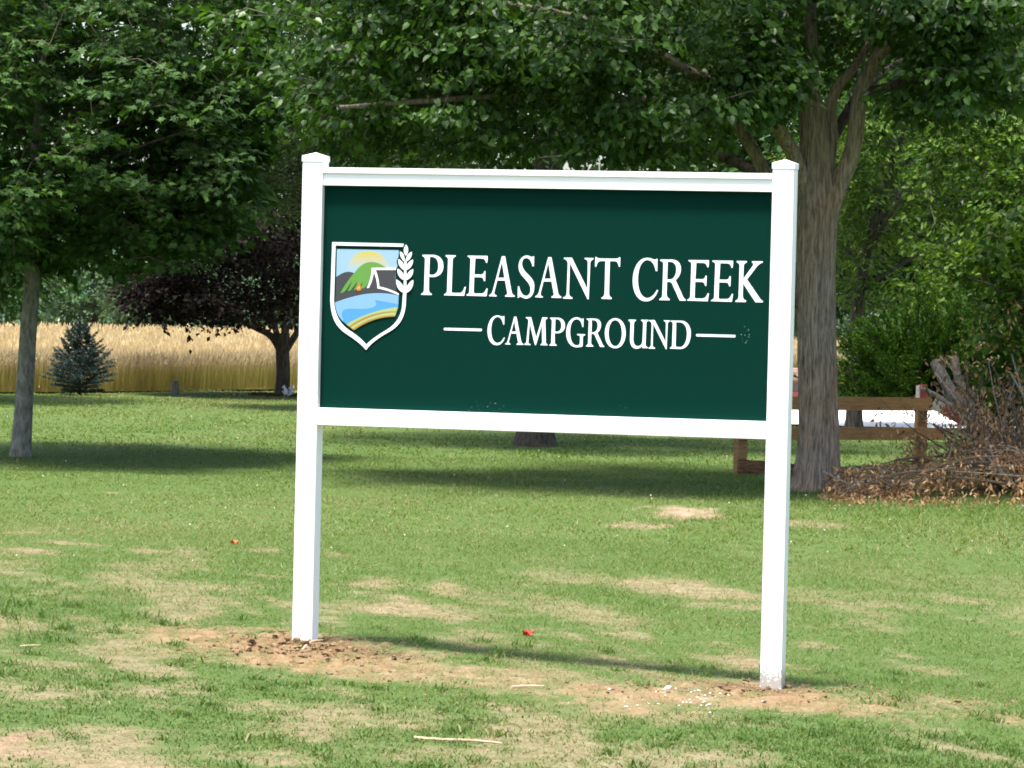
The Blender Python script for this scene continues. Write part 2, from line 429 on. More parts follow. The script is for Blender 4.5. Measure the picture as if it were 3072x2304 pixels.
PL = at(0, 0, 20)
SX0, SY0, SPS, SPW, SW = -1.1598, 19.837, -0.2546, 0.1138, 2.4649
AL = np.array([math.cos(SPS), math.sin(SPS), 0]); DP = np.array([-math.sin(SPS), math.cos(SPS), 0])
def sgn(a, d, z): return np.array([SX0, SY0, EYE]) + AL*a + DP*d + np.array([0, 0, z])
POST_L = sgn(SPW/2, SPW/2, 0); POST_R = sgn(SPW*1.5+SW, SPW/2, 0)

def ground_z(x, y, fine=True):
    z = gh(x, y)
    bare, clay = patch_mask(x, y)
    for P, hgt, sx, sy in ((POST_L, 0.012, 0.42, 0.30), (POST_R, 0.006, 0.45, 0.3)):
        z = z + hgt*np.exp(-((x-P[0])/sx)**2-((y-P[1])/sy)**2)
    z = z + bare*0.014*nz(x*5, y*5, 2.0, 2) + clay*0.018*nz(x*7, y*7, 4.0, 2)
    return z, bare, clay

DAMP = [(POST_L[0]+0.10, POST_L[1]-0.12, 0.34, 0.22), (POST_L[0]+0.42, POST_L[1]-0.28, 0.22, 0.16), (POST_R[0]-0.05, POST_R[1]-0.08, 0.33, 0.16), (POST_R[0]-0.4, POST_R[1]+0.05, 0.25, 0.10)]
def grid_mesh(name, xs, ys, zf):
    X, Y = np.meshgrid(xs, ys)
    Z, bare, clay = zf(X, Y)
    V = np.stack([X, Y, Z], -1).reshape(-1, 3)
    nx, ny = len(xs), len(ys)
    i = np.arange(ny-1)[:, None]*nx; j = np.arange(nx-1)[None, :]
    q = np.stack([i+j, i+j+1, i+nx+j+1, i+nx+j], -1).reshape(-1, 4)
    me = mesh_arrays(name, V, q.ravel(), np.full(len(q), 4), True)
    set_attr(me, 'bare', bare.ravel()); set_attr(me, 'clay', clay.ravel())
    dampv = 0
    for px, py, sx, sy in DAMP:
        dampv = np.maximum(dampv, np.exp(-((X-px)/sx)**2-((Y-py)/sy)**2)) if not np.isscalar(dampv) else np.exp(-((X-px)/sx)**2-((Y-py)/sy)**2)
    set_attr(me, 'damp', np.clip(dampv*(1.1+0.7*nz(X*6, Y*5, 1.1, 2)), 0, 1).ravel())
    return me
xs = np.concatenate([[-900, -300, -100, -40, -20, -12, -8, -6], np.linspace(-4.8, 4.8, 175), [6, 8, 12, 20, 40, 100, 300, 900]])
ys = np.concatenate([[-300, -60, -10, 4, 10], np.linspace(13.2, 30, 230), np.linspace(30.2, 46, 70), np.linspace(47, 84, 38), [90, 105, 130, 170, 230, 320, 500, 900, 1500]])
lawn = link('ground', grid_mesh('ground', xs, ys, ground_z), M['lawn'])
tag(lawn, 'mown lawn ground with bare tan soil patches', None, None, 'structure')

# wheat field soil
gx = np.linspace(-160, 160, 161)
V = []; F = []
for i, x in enumerate(gx):
    V += [(x, float(edge_y(x))+0.15, 0.035), (x, 1400.0, 0.035)]
    if i: F.append((2*i-2, 2*i, 2*i+1, 2*i-1))
mb = MB(); mb.add(V, F); fo = mb.obj('field', M['field']); tag(fo, 'straw coloured soil of the wheat field', None, None, 'structure')

# pale gravel drive behind the fence
V = []; F = []
g = rng(8)
gx = np.linspace(-2.4, 40, 60)
for i, x in enumerate(gx):
    V += [(x, 62.7+0.25*math.sin(x*1.7)+g.uniform(-.08, .08), 0.045), (x, 74.6+0.3*math.sin(x*1.1), 0.045)]
    if i: F.append((2*i-2, 2*i, 2*i+1, 2*i-1))
mb = MB(); mb.add(V, F); gd = mb.obj('gravel_drive', M['gravel']); tag(gd, 'sunlit pale gravel drive beyond the fence', None, None, 'structure')

# ------------------------------------------------------------------ the sign
sign = empty('campground_sign', tuple(sgn(SPW+SW/2, SPW/2, -EYE)), 'large dark green campground sign board between two white square posts', 'sign')
SC = wloc(sign)
AX = np.array([AL, DP, [0, 0, 1]])
def fbox(name, a0, a1, d0, d1, z0, z1, mat, parent, bev=0.0025):
    mb = MB(); mb.box(sgn((a0+a1)/2, (d0+d1)/2, (z0+z1)/2), (a1-a0, d1-d0, z1-z0), AX, bev)
    return mb.obj(name, mat, parent)
for a0, zc in ((0.0, 0.789), (SPW+SW, 0.7836)):
    base_z = float(gh(*sgn(a0, 0, 0)[:2])) - EYE
    mat = vinyl('post_vinyl', base_z + EYE + (0.03 if a0 == 0 else 0.045) - (0.10 if a0 == 0 else 0.0))
    post = fbox('post', a0, a0+SPW, 0, SPW, base_z-0.45, zc, mat, sign, 0.003)
    # moulded pyramid cap
    o = 0.0035; zb, zt, za = zc-0.001, zc+0.030, zc+0.050
    mb = MB()
    q = [(a0-o, -o), (a0+SPW+o, -o), (a0+SPW+o, SPW+o), (a0-o, SPW+o)]
    i2 = 0.003
    q2 = [(a0-o+i2, -o+i2), (a0+SPW+o-i2, -o+i2), (a0+SPW+o-i2, SPW+o-i2), (a0-o+i2, SPW+o-i2)]
    v = [sgn(a, d, zb) for a, d in q]+[sgn(a, d, zt-0.002) for a, d in q]+[sgn(a, d, zt) for a, d in q2]+[sgn(a0+SPW/2, SPW/2, za)]
    f = [(3, 2, 1, 0)]+[(i, (i+1) % 4, 4+(i+1) % 4, 4+i) for i in range(4)]+[(4+i, 4+(i+1) % 4, 8+(i+1) % 4, 8+i) for i in range(4)]+[(8+i, 8+(i+1) % 4, 12) for i in range(4)]
    mb.add(v, f); mb.obj('post_cap', M['vinyl'], post)
    for zs in (0.705, -0.585):
        mb = MB(); aa = a0+SPW*0.55
        th = np.linspace(0, 2*np.pi, 10, endpoint=False)
        v = [sgn(aa+0.0035*math.cos(t), -0.0015, zs+0.0035*math.sin(t)) for t in th]+[sgn(aa+0.0035*math.cos(t), 0.001, zs+0.0035*math.sin(t)) for t in th]
        mb.add(v, [tuple(range(10))]+[(i, 10+i, 10+(i+1) % 10, (i+1) % 10) for i in range(10)]); mb.obj('screw', M['screw'], post)
A0, A1 = SPW+0.0004, SPW+SW-0.0004
# top rail: upper lip, set-back face, lower lip ; bottom rail: deep square rail
tr = fbox('top_rail', A0, A1, 0.003, 0.108, 0.7268, 0.757, M['vinyl'], sign, 0.002)
fbox('rail_face', A0, A1, 0.014, 0.097, 0.6815, 0.7265, M['vinyl'], tr, 0.0005)
fbox('rail_lip', A0, A1, 0.010, 0.101, 0.6609, 0.6812, M['vinyl'], tr, 0.001)
fbox('bottom_rail', A0, A1, 0.006, 0.106, -0.6349, -0.5415, M['vinyl'], sign, 0.003)
PD = 0.044    # depth of the panel face behind the post face
pc = sgn(SPW+SW/2, PD, 0)
def pmesh(mb, name, mat, parent):
    """geometry given in panel coordinates (a, forward, z) about the panel centre"""
    me = mb.mesh(name); o = bpy.data.objects.new(name, me); COL.objects.link(o); me.materials.append(mat); o.parent = parent
    return o
mb = MB(); mb.box((0, 0.006, 0.06), (SW-0.001, 0.012, 1.2015), None, 0.0)
panel = pmesh(mb, 'panel', M['panel'], sign)
panel.matrix_parent_inverse = Matrix.Identity(4)
panel.rotation_euler = (0, 0, SPS); panel.location = Vector(pc)-SC

def to_panel(px, py, d=PD):
    """where the line of sight through a photo point meets the sign face"""
    r = ray(px, py); o = np.array([0, 0, EYE])
    n = DP; p0 = sgn(0, d, 0)
    t = np.dot(p0-o, n)/np.dot(r, n)
    h = o + r*t - np.asarray(pc)
    return np.array([np.dot(h, AL), h[2]])

def path_pts(s, n=9):
    tok = re.findall(r'[MLQCZ]|-?[\d.]+', s); i = 0; polys = []; cur = []; cmd = None
    def num():
        nonlocal i
        v = (float(tok[i]), float(tok[i+1])); i += 2; return np.array(v)
    while i < len(tok):
        if tok[i].isalpha(): cmd = tok[i]; i += 1
        if cmd == 'Z': polys.append(cur); cur = []; continue
        if cmd == 'M': cur = [num()]; cmd = 'L'; continue
        if cmd == 'L': cur.append(num())
        elif cmd == 'Q':
            a = cur[-1]; b = num(); c = num()
            for t in np.linspace(0, 1, n)[1:]: cur.append((1-t)**2*a+2*t*(1-t)*b+t*t*c)
        elif cmd == 'C':
            a = cur[-1]; b = num(); c = num(); d = num()
            for t in np.linspace(0, 1, n+3)[1:]: cur.append((1-t)**3*a+3*t*(1-t)**2*b+3*t*t*(1-t)*c+t**3*d)
    if cur: polys.append(cur)
    return [np.array(p) for p in polys]

def slab(mb, polys, y0, y1):
    """flat lettering or print: polys (first outer, then holes) at forward offset y1, walls back to y0"""
    flat = np.concatenate(polys)
    tris = tessellate_polygon([[Vector((p[0], p[1], 0)) for p in q] for q in polys])
    n = len(flat)
    v = np.vstack([np.column_stack([flat[:, 0], np.full(n, y1), flat[:, 1]]), np.column_stack([flat[:, 0], np.full(n, y0), flat[:, 1]])])
    f = []
    for t in tris:
        a, b, c = flat[t[0]], flat[t[1]], flat[t[2]]
        cr = (b[0]-a[0])*(c[1]-a[1])-(b[1]-a[1])*(c[0]-a[0])
        if abs(cr) < 1e-12: continue
        f.append(tuple(t) if cr > 0 else tuple(t[::-1]))
    k = 0
    for q in polys:
        m = len(q)
        ar = 0.5*np.sum(q[:, 0]*np.roll(q[:, 1], -1)-np.roll(q[:, 0], -1)*q[:, 1])
        outer = k == 0
        for i in range(m):
            a, b = k+i, k+(i+1) % m
            f.append((a, a+n, b+n, b) if (ar > 0) == outer else (b, b+n, a+n, a))
        k += m
    mb.add(v, f)

# glyph outlines, drawn in enlarged photo coordinates: (origin x, origin y, enlargement)
ZA, ZB, ZC, ZD, ZE = (1250, 740, 4.0218), (1760, 740, 4.0218), (1310, 920, 4.9156), (1740, 920, 4.6083), (960, 700, 4.484)
G = {
 'P': (ZA, 'M78 103 L190 103 C270 103 320 155 320 235 C320 320 270 368 190 368 C175 368 163 366 153 363 L152 520 Q152 556 185 568 L183 582 L62 578 L62 568 Q95 555 96 520 L108 160 Q108 128 78 118 Z M163 128 C175 126 185 126 192 127 C240 132 262 175 262 235 C262 300 235 342 190 342 C175 342 165 340 156 337 Z'),
 'L': (ZA, 'M355 107 L475 110 L475 124 Q440 132 438 170 L425 540 Q426 558 445 558 L530 558 Q562 555 580 485 L595 485 L575 592 L338 586 L338 574 Q370 565 372 530 L385 165 Q385 130 355 122 Z'),
 'E': (ZA, 'M622 115 L858 118 L858 160 L852 200 L840 200 Q832 150 790 148 L712 146 L700 338 L780 340 Q812 338 820 298 L832 298 L828 418 L814 418 Q810 375 780 372 L698 370 L692 540 Q692 566 715 566 L790 566 Q825 560 845 505 L858 505 L845 598 L607 590 L607 578 Q640 570 642 535 L655 165 Q655 135 622 128 Z'),
 'A': (ZA, 'M1035 115 L1072 115 L1150 540 Q1158 585 1190 592 L1188 606 L1072 604 L1074 590 Q1105 580 1100 555 L1073 408 L978 408 L945 540 Q935 580 970 590 L968 602 L880 598 L882 586 Q912 575 925 530 Z M1035 180 L1066 375 L988 375 Z'),
 'S': (ZA, 'M1400 127 L1418 122 L1416 240 L1398 240 Q1385 150 1330 142 C1295 140 1275 175 1277 215 C1280 275 1320 310 1360 350 C1400 392 1422 430 1420 480 C1418 565 1385 622 1322 622 C1295 622 1270 600 1255 598 Q1245 598 1238 612 L1227 612 L1229 478 L1243 478 Q1258 560 1300 585 C1345 605 1375 570 1377 515 C1378 455 1330 410 1290 365 C1250 322 1236 280 1238 235 C1242 160 1285 113 1335 113 C1365 113 1380 137 1400 127 Z'),
 'N': (ZA, 'M1783 140 L1875 140 L2057 510 L2062 200 Q2062 165 2025 155 L2027 142 L2128 145 L2126 160 Q2092 170 2090 205 L2072 628 L2060 628 L1852 200 L1842 560 Q1842 595 1882 606 L1880 622 L1772 618 L1774 605 Q1812 595 1815 555 L1828 215 Q1828 165 1783 154 Z'),
 'T': (ZB, 'M105 128 L118 128 Q130 145 160 146 L350 148 Q380 148 388 132 L400 132 L397 245 L383 245 Q375 180 335 178 L276 178 L266 560 Q266 605 298 618 L297 634 L176 630 L177 616 Q210 605 214 560 L224 176 L165 176 Q128 180 115 243 L100 243 Z'),
 'C': (ZB, 'M840 160 L857 150 L855 298 L838 298 C825 225 790 165 735 167 C660 170 620 270 620 400 C620 530 665 612 730 615 C790 615 830 560 852 518 L865 525 C840 595 795 653 720 653 C620 653 557 550 557 410 C557 255 635 142 730 142 C790 142 810 172 840 160 Z'),
 'R': (ZB, 'M895 157 L1030 157 C1105 157 1145 205 1143 270 C1142 330 1115 375 1078 402 L1165 590 Q1178 625 1200 632 L1198 648 L1128 645 L1040 450 Q1025 422 1000 422 L976 422 L970 560 Q970 615 1008 625 L1007 642 L883 640 L885 626 Q918 615 920 570 L932 210 Q932 180 895 172 Z M984 182 L1020 184 C1065 188 1090 225 1088 280 C1086 340 1060 393 1010 395 L977 393 Z'),
 'K': (ZB, 'M1817 170 L1940 172 L1938 188 Q1900 198 1900 235 L1895 385 L2005 235 Q2030 200 2000 188 L2000 174 L2130 175 L2128 190 Q2090 200 2060 235 L1940 390 L2085 600 Q2105 635 2130 645 L2130 662 L2042 660 L1893 435 L1889 580 Q1890 630 1928 640 L1927 658 L1802 656 L1803 640 Q1838 630 1840 590 L1852 230 Q1852 198 1817 187 Z'),
 'M': (ZC, 'M1323 157 L1398 157 L1473 460 L1565 160 L1640 163 L1638 178 Q1608 185 1608 220 L1614 520 Q1615 552 1640 558 L1638 571 L1537 568 L1538 556 Q1562 550 1562 520 L1556 270 L1470 568 L1455 568 L1378 245 L1357 520 Q1356 550 1390 556 L1388 568 L1295 563 L1296 551 Q1325 545 1330 510 L1360 215 Q1362 180 1323 170 Z'),
 'G': (ZC, 'M2145 184 L2165 172 L2162 298 L2148 298 C2140 230 2110 185 2060 186 C2000 190 1968 270 1968 375 C1968 490 2005 566 2065 566 C2100 566 2112 550 2112 520 L2115 445 Q2112 420 2070 415 L2072 402 L2190 405 L2188 418 Q2158 425 2155 450 L2150 580 C2125 588 2100 593 2070 593 C1970 593 1912 500 1912 385 C1912 255 1980 160 2065 160 C2105 160 2120 187 2145 184 Z'),
 'O': (ZD, 'M490 162 C580 164 634 255 632 370 C630 485 575 574 488 574 C400 574 343 485 345 365 C347 250 405 160 490 162 Z M488 187 C430 187 396 270 395 365 C394 465 432 546 488 546 C545 546 580 465 581 370 C582 270 548 188 488 187 Z'),
 'U': (ZD, 'M668 180 L770 182 L768 196 Q742 203 740 235 L732 440 C730 510 755 545 790 545 C830 545 855 515 858 480 L868 235 Q868 203 840 196 L842 182 L940 184 L938 198 Q912 205 911 235 L900 520 Q900 552 928 558 L925 573 L855 570 L857 535 C840 565 810 580 775 580 C715 580 685 520 687 440 L695 235 Q695 205 668 196 Z'),
 'D': (ZD, 'M1260 193 L1400 195 C1480 198 1532 270 1530 370 C1528 500 1470 584 1390 584 L1248 578 L1250 566 Q1277 558 1278 525 L1288 240 Q1288 212 1260 206 Z M1333 215 L1385 218 C1445 222 1480 285 1479 375 C1478 480 1440 558 1385 558 L1345 557 Q1324 555 1325 530 Z')}
def zpts(Z, polys): return [np.array([to_panel(Z[0]+x/Z[2], Z[1]+y/Z[2]) for x, y in q]) for q in polys]
GL = {}
for ch, (Z, s) in G.items():
    q = zpts(Z, path_pts(s))
    lo, hi = q[0].min(0), q[0].max(0)
    GL[ch] = (q, lo, hi)
def zbox(Z, x0, x1, top, base):
    xm = (x0+x1)/2
    ym = (top+base)/2
    l = to_panel(Z[0]+x0/Z[2], Z[1]+ym/Z[2])[0]; r = to_panel(Z[0]+x1/Z[2], Z[1]+ym/Z[2])[0]
    t = to_panel(Z[0]+xm/Z[2], Z[1]+top/Z[2])[1]; b = to_panel(Z[0]+xm/Z[2], Z[1]+base/Z[2])[1]
    return l, r, b, t
LINE1 = [('P', ZA, 60, 320, 102, 581), ('L', ZA, 338, 597, 108, 590), ('E', ZA, 607, 860, 115, 598), ('A', ZA, 880, 1190, 115, 605), ('S', ZA, 1225, 1422, 112, 622), ('A', ZA, 1437, 1752, 130, 619), ('N', ZA, 1772, 2128, 140, 627),
         ('T', ZB, 98, 400, 130, 634), ('C', ZB, 557, 865, 142, 653), ('R', ZB, 883, 1200, 156, 648), ('E', ZB, 1220, 1479, 162, 656), ('E', ZB, 1508, 1770, 166, 660), ('K', ZB, 1802, 2132, 171, 662)]
LINE2 = [('C', ZC, 752, 1008, 133, 565), ('A', ZC, 1015, 1285, 145, 563), ('M', ZC, 1295, 1640, 156, 571), ('P', ZC, 1665, 1890, 163, 576), ('G', ZC, 1912, 2192, 160, 593), ('R', ZD, 88, 340, 166, 554), ('O', ZD, 345, 632, 162, 574), ('U', ZD, 668, 942, 180, 580), ('N', ZD, 950, 1240, 187, 580), ('D', ZD, 1248, 1532, 193, 585)]
for line in (LINE1, LINE2):
    bx = [(c,)+zbox(Z, a, b, t, e) for c, Z, a, b, t, e in line]
    flat = [b for b in bx if b[0] in 'PLEARTKMDN' and b[0] != 'N']
    base = float(np.median([b[3] for b in flat])); top = float(np.median([b[4] for b in flat])); H = top-base
    for (c, l, r, b, t) in bx:
        q, lo, hi = GL[c]
        b2, t2 = base, top
        if c in 'CSGO': b2, t2 = base-0.035*H, top+0.03*H
        if c in 'U': b2 = base-0.03*H
        if c == 'N': b2 = base-0.02*H
        if c == 'T': t2 = top+0.03*H
        sc = np.array([(r-l)/(hi[0]-lo[0]), (t2-b2)/(hi[1]-lo[1])])
        qq = [(p-lo)*sc+np.array([l, b2]) for p in q]
        mb = MB(); slab(mb, qq, 0.0002, -0.0016); pmesh(mb, 'letter', M['white_print'], panel)
for (Z, x0, x1, ya, yb, th) in ((ZC, 107, 668, 331, 342, 36), (ZD, 1606, 2150, 397, 405, 33)):
    a = to_panel(Z[0]+x0/Z[2], Z[1]+ya/Z[2]); b = to_panel(Z[0]+x1/Z[2], Z[1]+yb/Z[2]); z = (a[1]+b[1])/2; h = th/Z[2]/(FPX/19.6)/2
    c = 0.003
    q = np.array([(a[0]+c, z-h), (b[0]-c, z-h), (b[0], z-h+c), (b[0], z+h-c), (b[0]-c, z+h), (a[0]+c, z+h), (a[0], z+h-c), (a[0], z-h+c)])
    mb = MB(); slab(mb, [q], 0.0002, -0.0016); pmesh(mb, 'dash', M['white_print'], panel)

def pr(name, col): M[name] = plain(name, col, 0.5, 0.015, 20)
pr('print_sky', (0.24, 0.375, 0.49)); pr('print_grey', (0.038, 0.038, 0.042)); pr('print_green', (0.095, 0.235, 0.038)); pr('print_dark_green', (0.010, 0.055, 0.023))
pr('print_pale_blue', (0.175, 0.33, 0.49)); pr('print_blue', (0.063, 0.245, 0.47)); pr('print_sand', (0.32, 0.37, 0.14)); pr('print_ochre', (0.29, 0.175, 0.032)); pr('print_orange', (0.42, 0.14, 0.015)); pr('print_brown', (0.075, 0.025, 0.015)); pr('print_yellow', (0.45, 0.33, 0.06))
m, nt, p, out = new_mat('print_sun')      # the printed sun fades from yellow at the top into the pale sky
zs0, zs1 = to_panel(960+645/4.484, 700+500/4.484)[1], to_panel(960+645/4.484, 700+250/4.484)[1]
tc = N(nt, 'ShaderNodeTexCoord'); sx = N(nt, 'ShaderNodeSeparateXYZ'); nt.links.new(tc.outputs['Object'], sx.inputs[0])
mr = N(nt, 'ShaderNodeMapRange'); mr.inputs['From Min'].default_value = zs0; mr.inputs['From Max'].default_value = zs1; nt.links.new(sx.outputs['Z'], mr.inputs['Value'])
nt.links.new(ramp(nt, mr.outputs[0], [(0.0, (0.25, 0.38, 0.48)), (0.45, (0.38, 0.37, 0.25)), (1.0, (0.43, 0.36, 0.07))]), p.inputs['Base Color']); p.inputs['Roughness'].default_value = 0.5
M['print_sun'] = m
EMB = [
 ('emblem_sky', 'print_sky', 'M228 212 L1062 228 L1055 325 C1030 345 1025 400 1045 435 L1025 470 L1015 560 L1020 640 L1020 760 L215 760 Z'),
 ('emblem_sun', 'print_sun', 'M350 545 C370 350 490 235 650 235 C800 235 900 340 940 470 L940 560 Z'),
 ('emblem_mountain', 'print_grey', 'M217 588 C300 530 340 515 390 517 C430 520 450 530 480 545 L470 700 L300 805 L210 835 Z'),
 ('emblem_fold', 'print_dark_green', 'M211 834 C270 780 310 720 345 660 L400 690 L290 806 Z'),
 ('emblem_hill', 'print_green', 'M270 808 C330 700 400 600 480 510 C560 410 620 385 700 385 C780 390 840 420 892 466 L715 478 L700 640 L650 742 L480 756 L360 780 Z'),
 ('emblem_fold', 'print_dark_green', 'M322 796 C370 740 395 690 432 640 C410 710 390 740 366 782 Z'),
 ('emblem_fold', 'print_dark_green', 'M412 768 C450 720 470 690 502 648 C492 700 470 735 448 762 Z'),
 ('emblem_fold', 'print_dark_green', 'M538 705 L578 652 L562 700 Z'),
 ('emblem_fold', 'print_dark_green', 'M588 742 C610 720 630 700 648 672 L632 742 Z'),
 ('emblem_ground', 'print_grey', 'M208 838 C350 785 500 745 640 735 L780 730 C880 755 980 795 1060 828 C900 790 750 785 600 810 C430 840 310 880 205 922 Z'),
 ('emblem_tent', 'print_grey', 'M640 742 C690 680 705 600 712 480 L1022 484 L1010 560 L1018 640 L1035 800 L780 745 Z'),
 ('emblem_tent_line', 'white', 'M698 465 L1015 465 L1028 452 L1022 492 L748 492 C780 560 795 650 800 715 C900 735 1000 775 1060 810 L1060 832 C980 795 880 757 775 740 C770 650 755 585 726 522 C712 610 690 680 658 735 L628 735 C670 670 695 560 698 465 Z'),
 ('emblem_campfire', 'print_brown', 'M478 792 L508 774 L545 772 L555 786 L530 788 L552 802 L512 796 L482 806 Z'),
 ('emblem_flame', 'print_orange', 'M488 752 C482 715 518 705 530 664 C548 690 562 725 554 764 C530 778 505 776 488 752 Z'),
 ('emblem_flame', 'print_yellow', 'M502 745 C502 725 520 722 526 700 C540 722 546 740 538 758 C535 740 522 745 520 730 C514 745 515 757 520 766 C510 766 503 758 502 745 Z'),
 ('emblem_lake', 'print_pale_blue', 'M204 928 C330 882 430 847 600 817 C750 793 920 797 1060 838 L1054 992 C800 1030 550 1100 358 1224 C260 1150 208 1060 204 928 Z'),
 ('emblem_water', 'print_blue', 'M738 895 C850 915 950 930 1056 955 L1054 992 C800 1030 560 1110 358 1223 C335 1205 305 1185 318 1160 C280 1100 290 1040 345 1020 C470 1000 560 1030 680 1005 C775 985 770 940 738 895 Z'),
 ('emblem_shore', 'print_sand', 'M358 1225 C560 1100 800 1020 1053 992 L1012 1116 C800 1120 600 1200 460 1303 Z'),
 ('emblem_shore_line', 'print_ochre', 'M395 1250 C560 1120 820 1035 1032 1050 L1028 1062 C830 1058 600 1135 415 1264 Z'),
 ('emblem_shore_line', 'print_ochre', 'M438 1289 C600 1170 820 1095 1015 1102 L1009 1120 C800 1120 620 1190 460 1304 Z'),
 ('emblem_shield', 'white', 'M168 118 L1130 140 L1118 180 L212 162 L190 900 C195 1080 260 1210 380 1295 C480 1360 560 1420 625 1500 C690 1430 780 1370 880 1310 C1010 1240 1100 1120 1110 960 L1120 800 L1163 800 L1155 960 C1140 1150 1060 1250 940 1320 C830 1380 700 1460 622 1568 C540 1470 430 1400 340 1340 C210 1250 150 1120 142 900 Z'),
 ('emblem_wheat_stem', 'white', 'M1128 830 L1130 690 L1136 380 L1166 380 L1164 690 L1163 830 Z'),
 ('emblem_wheat_kernel', 'white', 'M1160 152 C1195 200 1200 250 1158 302 C1118 250 1125 200 1160 152 Z')]
for y0, x0, x1, s in ((245, 1080, 1237, 0.92), (348, 1057, 1252, 1.0), (476, 1046, 1255, 1.05), (622, 1031, 1257, 1.22)):
    yb = y0+148*s
    EMB.append(('emblem_wheat_kernel', 'white', f'M{x0} {y0} C{x0+48} {y0+22*s} {1140} {y0+70*s} 1143 {yb} C{x0+40} {yb-12} {x0-10} {y0+75*s} {x0} {y0} Z'))
    EMB.append(('emblem_wheat_kernel', 'white', f'M{x1} {y0+4} C{x1-48} {y0+24*s} {1160} {y0+70*s} 1154 {yb} C{x1-40} {yb-12} {x1+12} {y0+75*s} {x1} {y0+4} Z'))
for i, (nm, mt, s) in enumerate(EMB):
    q = zpts(ZE, path_pts(s, 7)); mb = MB()
    slab(mb, q, 0.0002, -0.0004-0.00022*i); pmesh(mb, nm, M['white_print'] if mt == 'white' else M[mt], panel)

# ------------------------------------------------------------------ foliage tools
def nrm(v): return v/(np.linalg.norm(v, axis=-1, keepdims=True)+1e-9)
def leaf_template(kind):
    if kind == 'mulberry':   # broad heart-shaped leaf folded on its midrib
        L = [(0, 0, 0), (0.26, -0.05, 0.07), (0.40, 0.22, 0.10), (0.33, 0.58, 0.06), (0, 1.0, -0.10), (0, 0.45, -0.02)]
        v = np.array(L+[(-x, y, z) for x, y, z in L[1:4]]); f = [(0, 1, 2, 5), (5, 2, 3, 4), (0, 5, 7, 6), (5, 4, 8, 7)]
    elif kind == 'maple':    # five pointed lobes
        R = [(0, 0, 0), (0.30, -0.06, 0.02), (0.22, 0.14, 0.03), (0.58, 0.36, 0.0), (0.27, 0.44, 0.04), (0.30, 0.66, 0.02), (0.10, 0.62, 0.03), (0, 1.0, -0.06), (0, 0.34, -0.02)]
        v = np.array(R+[(-x, y, z) for x, y, z in R[1:7]])
        f = [(0, 1, 2, 8), (2, 3, 4, 8), (4, 5, 6, 8), (6, 7, 8), (0, 8, 10, 9), (10, 8, 12, 11), (12, 8, 14, 13), (14, 8, 7)]
    elif kind == 'lance':
        v = np.array([(0, 0, 0), (0.17, 0.45, 0.05), (0, 1, -0.08), (-0.17, 0.45, 0.05)]); f = [(0, 1, 2), (0, 2, 3)]
    elif kind == 'curl':     # dry leaf rolled lengthwise and bent
        v = np.array([(0, 0, 0), (0.20, 0.30, 0.16), (0.14, 0.72, 0.26), (0, 1, 0.22), (-0.22, 0.66, 0.20), (-0.17, 0.28, 0.14), (0, 0.5, -0.02)], float); f = [(0, 1, 6), (1, 2, 6), (2, 3, 6), (3, 4, 6), (4, 5, 6), (5, 0, 6)]
    else:                    # plain oval
        v = np.array([(0, 0, 0), (0.34, 0.45, 0.08), (0, 1, -0.06), (-0.34, 0.45, 0.08)]); f = [(0, 1, 2), (0, 2, 3)]
    return v.astype(float), f

def scatter(kind, pos, tip, nor, size):
    v, f = leaf_template(kind)
    t = nrm(tip); n_ = nrm(nor-(nor*t).sum(-1, keepdims=True)*t); s = np.cross(t, n_)
    V = pos[:, None, :]+size[:, None, None]*(v[None, :, 0, None]*s[:, None, :]+v[None, :, 1, None]*t[:, None, :]+v[None, :, 2, None]*n_[:, None, :])
    n, k = len(pos), len(v)
    lp = np.concatenate([np.array(q) for q in f]); sz = np.array([len(q) for q in f])
    loops = (lp[None, :]+np.arange(n)[:, None]*k).ravel()
    return V.reshape(-1, 3), loops, np.tile(sz, n)

def clump_noise(P, sc, off=0.0):
    return np.array([mnoise.noise(Vector((p[0]*sc+off, p[1]*sc-off, p[2]*sc+2*off))) for p in P])

def trunk_mesh(mb, P, R, n, seed, flare=0.0, ridge=0.05):
    """tapered stem with root flare and vertical ridges"""
    P = catmull(P, 10); R = np.interp(np.linspace(0, 1, len(P)), np.linspace(0, 1, len(R)), R)
    g = rng(seed); m = len(P)
    th = np.linspace(0, 2*np.pi, n, endpoint=False)[None, :]; z = (P[:, 2]-P[0, 2])[:, None]
    rr = np.ones((m, n))
    for k, a in ((2, 0.05), (3, 0.04), (5, 0.03)):
        rr += a*np.sin(k*th+g.uniform(0, 6)+0.8*np.sin(z*0.7+g.uniform(0, 6)))
    for k in ((13, 19, 27) if n < 60 else (19, 31, 43, 57)):
        rr += ridge*0.45*(np.abs(np.sin(0.5*k*th+g.uniform(0, 6)+0.9*np.sin(z*2.1+g.uniform(0, 6))+0.35*np.sin(z*7+th*3)))-0.6)
    if flare: rr *= 1+flare*np.exp(-z/0.22)*(1+0.35*np.sin(5*th+g.uniform(0, 6)))
    T = nrm(np.gradient(P, axis=0)); ref = np.array([0, 1.0, 0]); A = nrm(np.cross(T, ref)); B = np.cross(T, A)
    V = P[:, None, :]+(R[:, None]*rr)[..., None]*(np.cos(th)[..., None]*A[:, None, :]+np.sin(th)[..., None]*B[:, None, :])
    i = np.arange(m-1)[:, None]*n; j = np.arange(n)[None, :]; k = (j+1) % n
    q = np.stack([i+j, i+k, i+n+k, i+n+j], -1).reshape(-1, 4)
    mb.L.append(q.ravel()+mb.n); mb.S.extend([4]*len(q)); mb.V.append(V.reshape(-1, 3)); mb.n += m*n
    return P, R

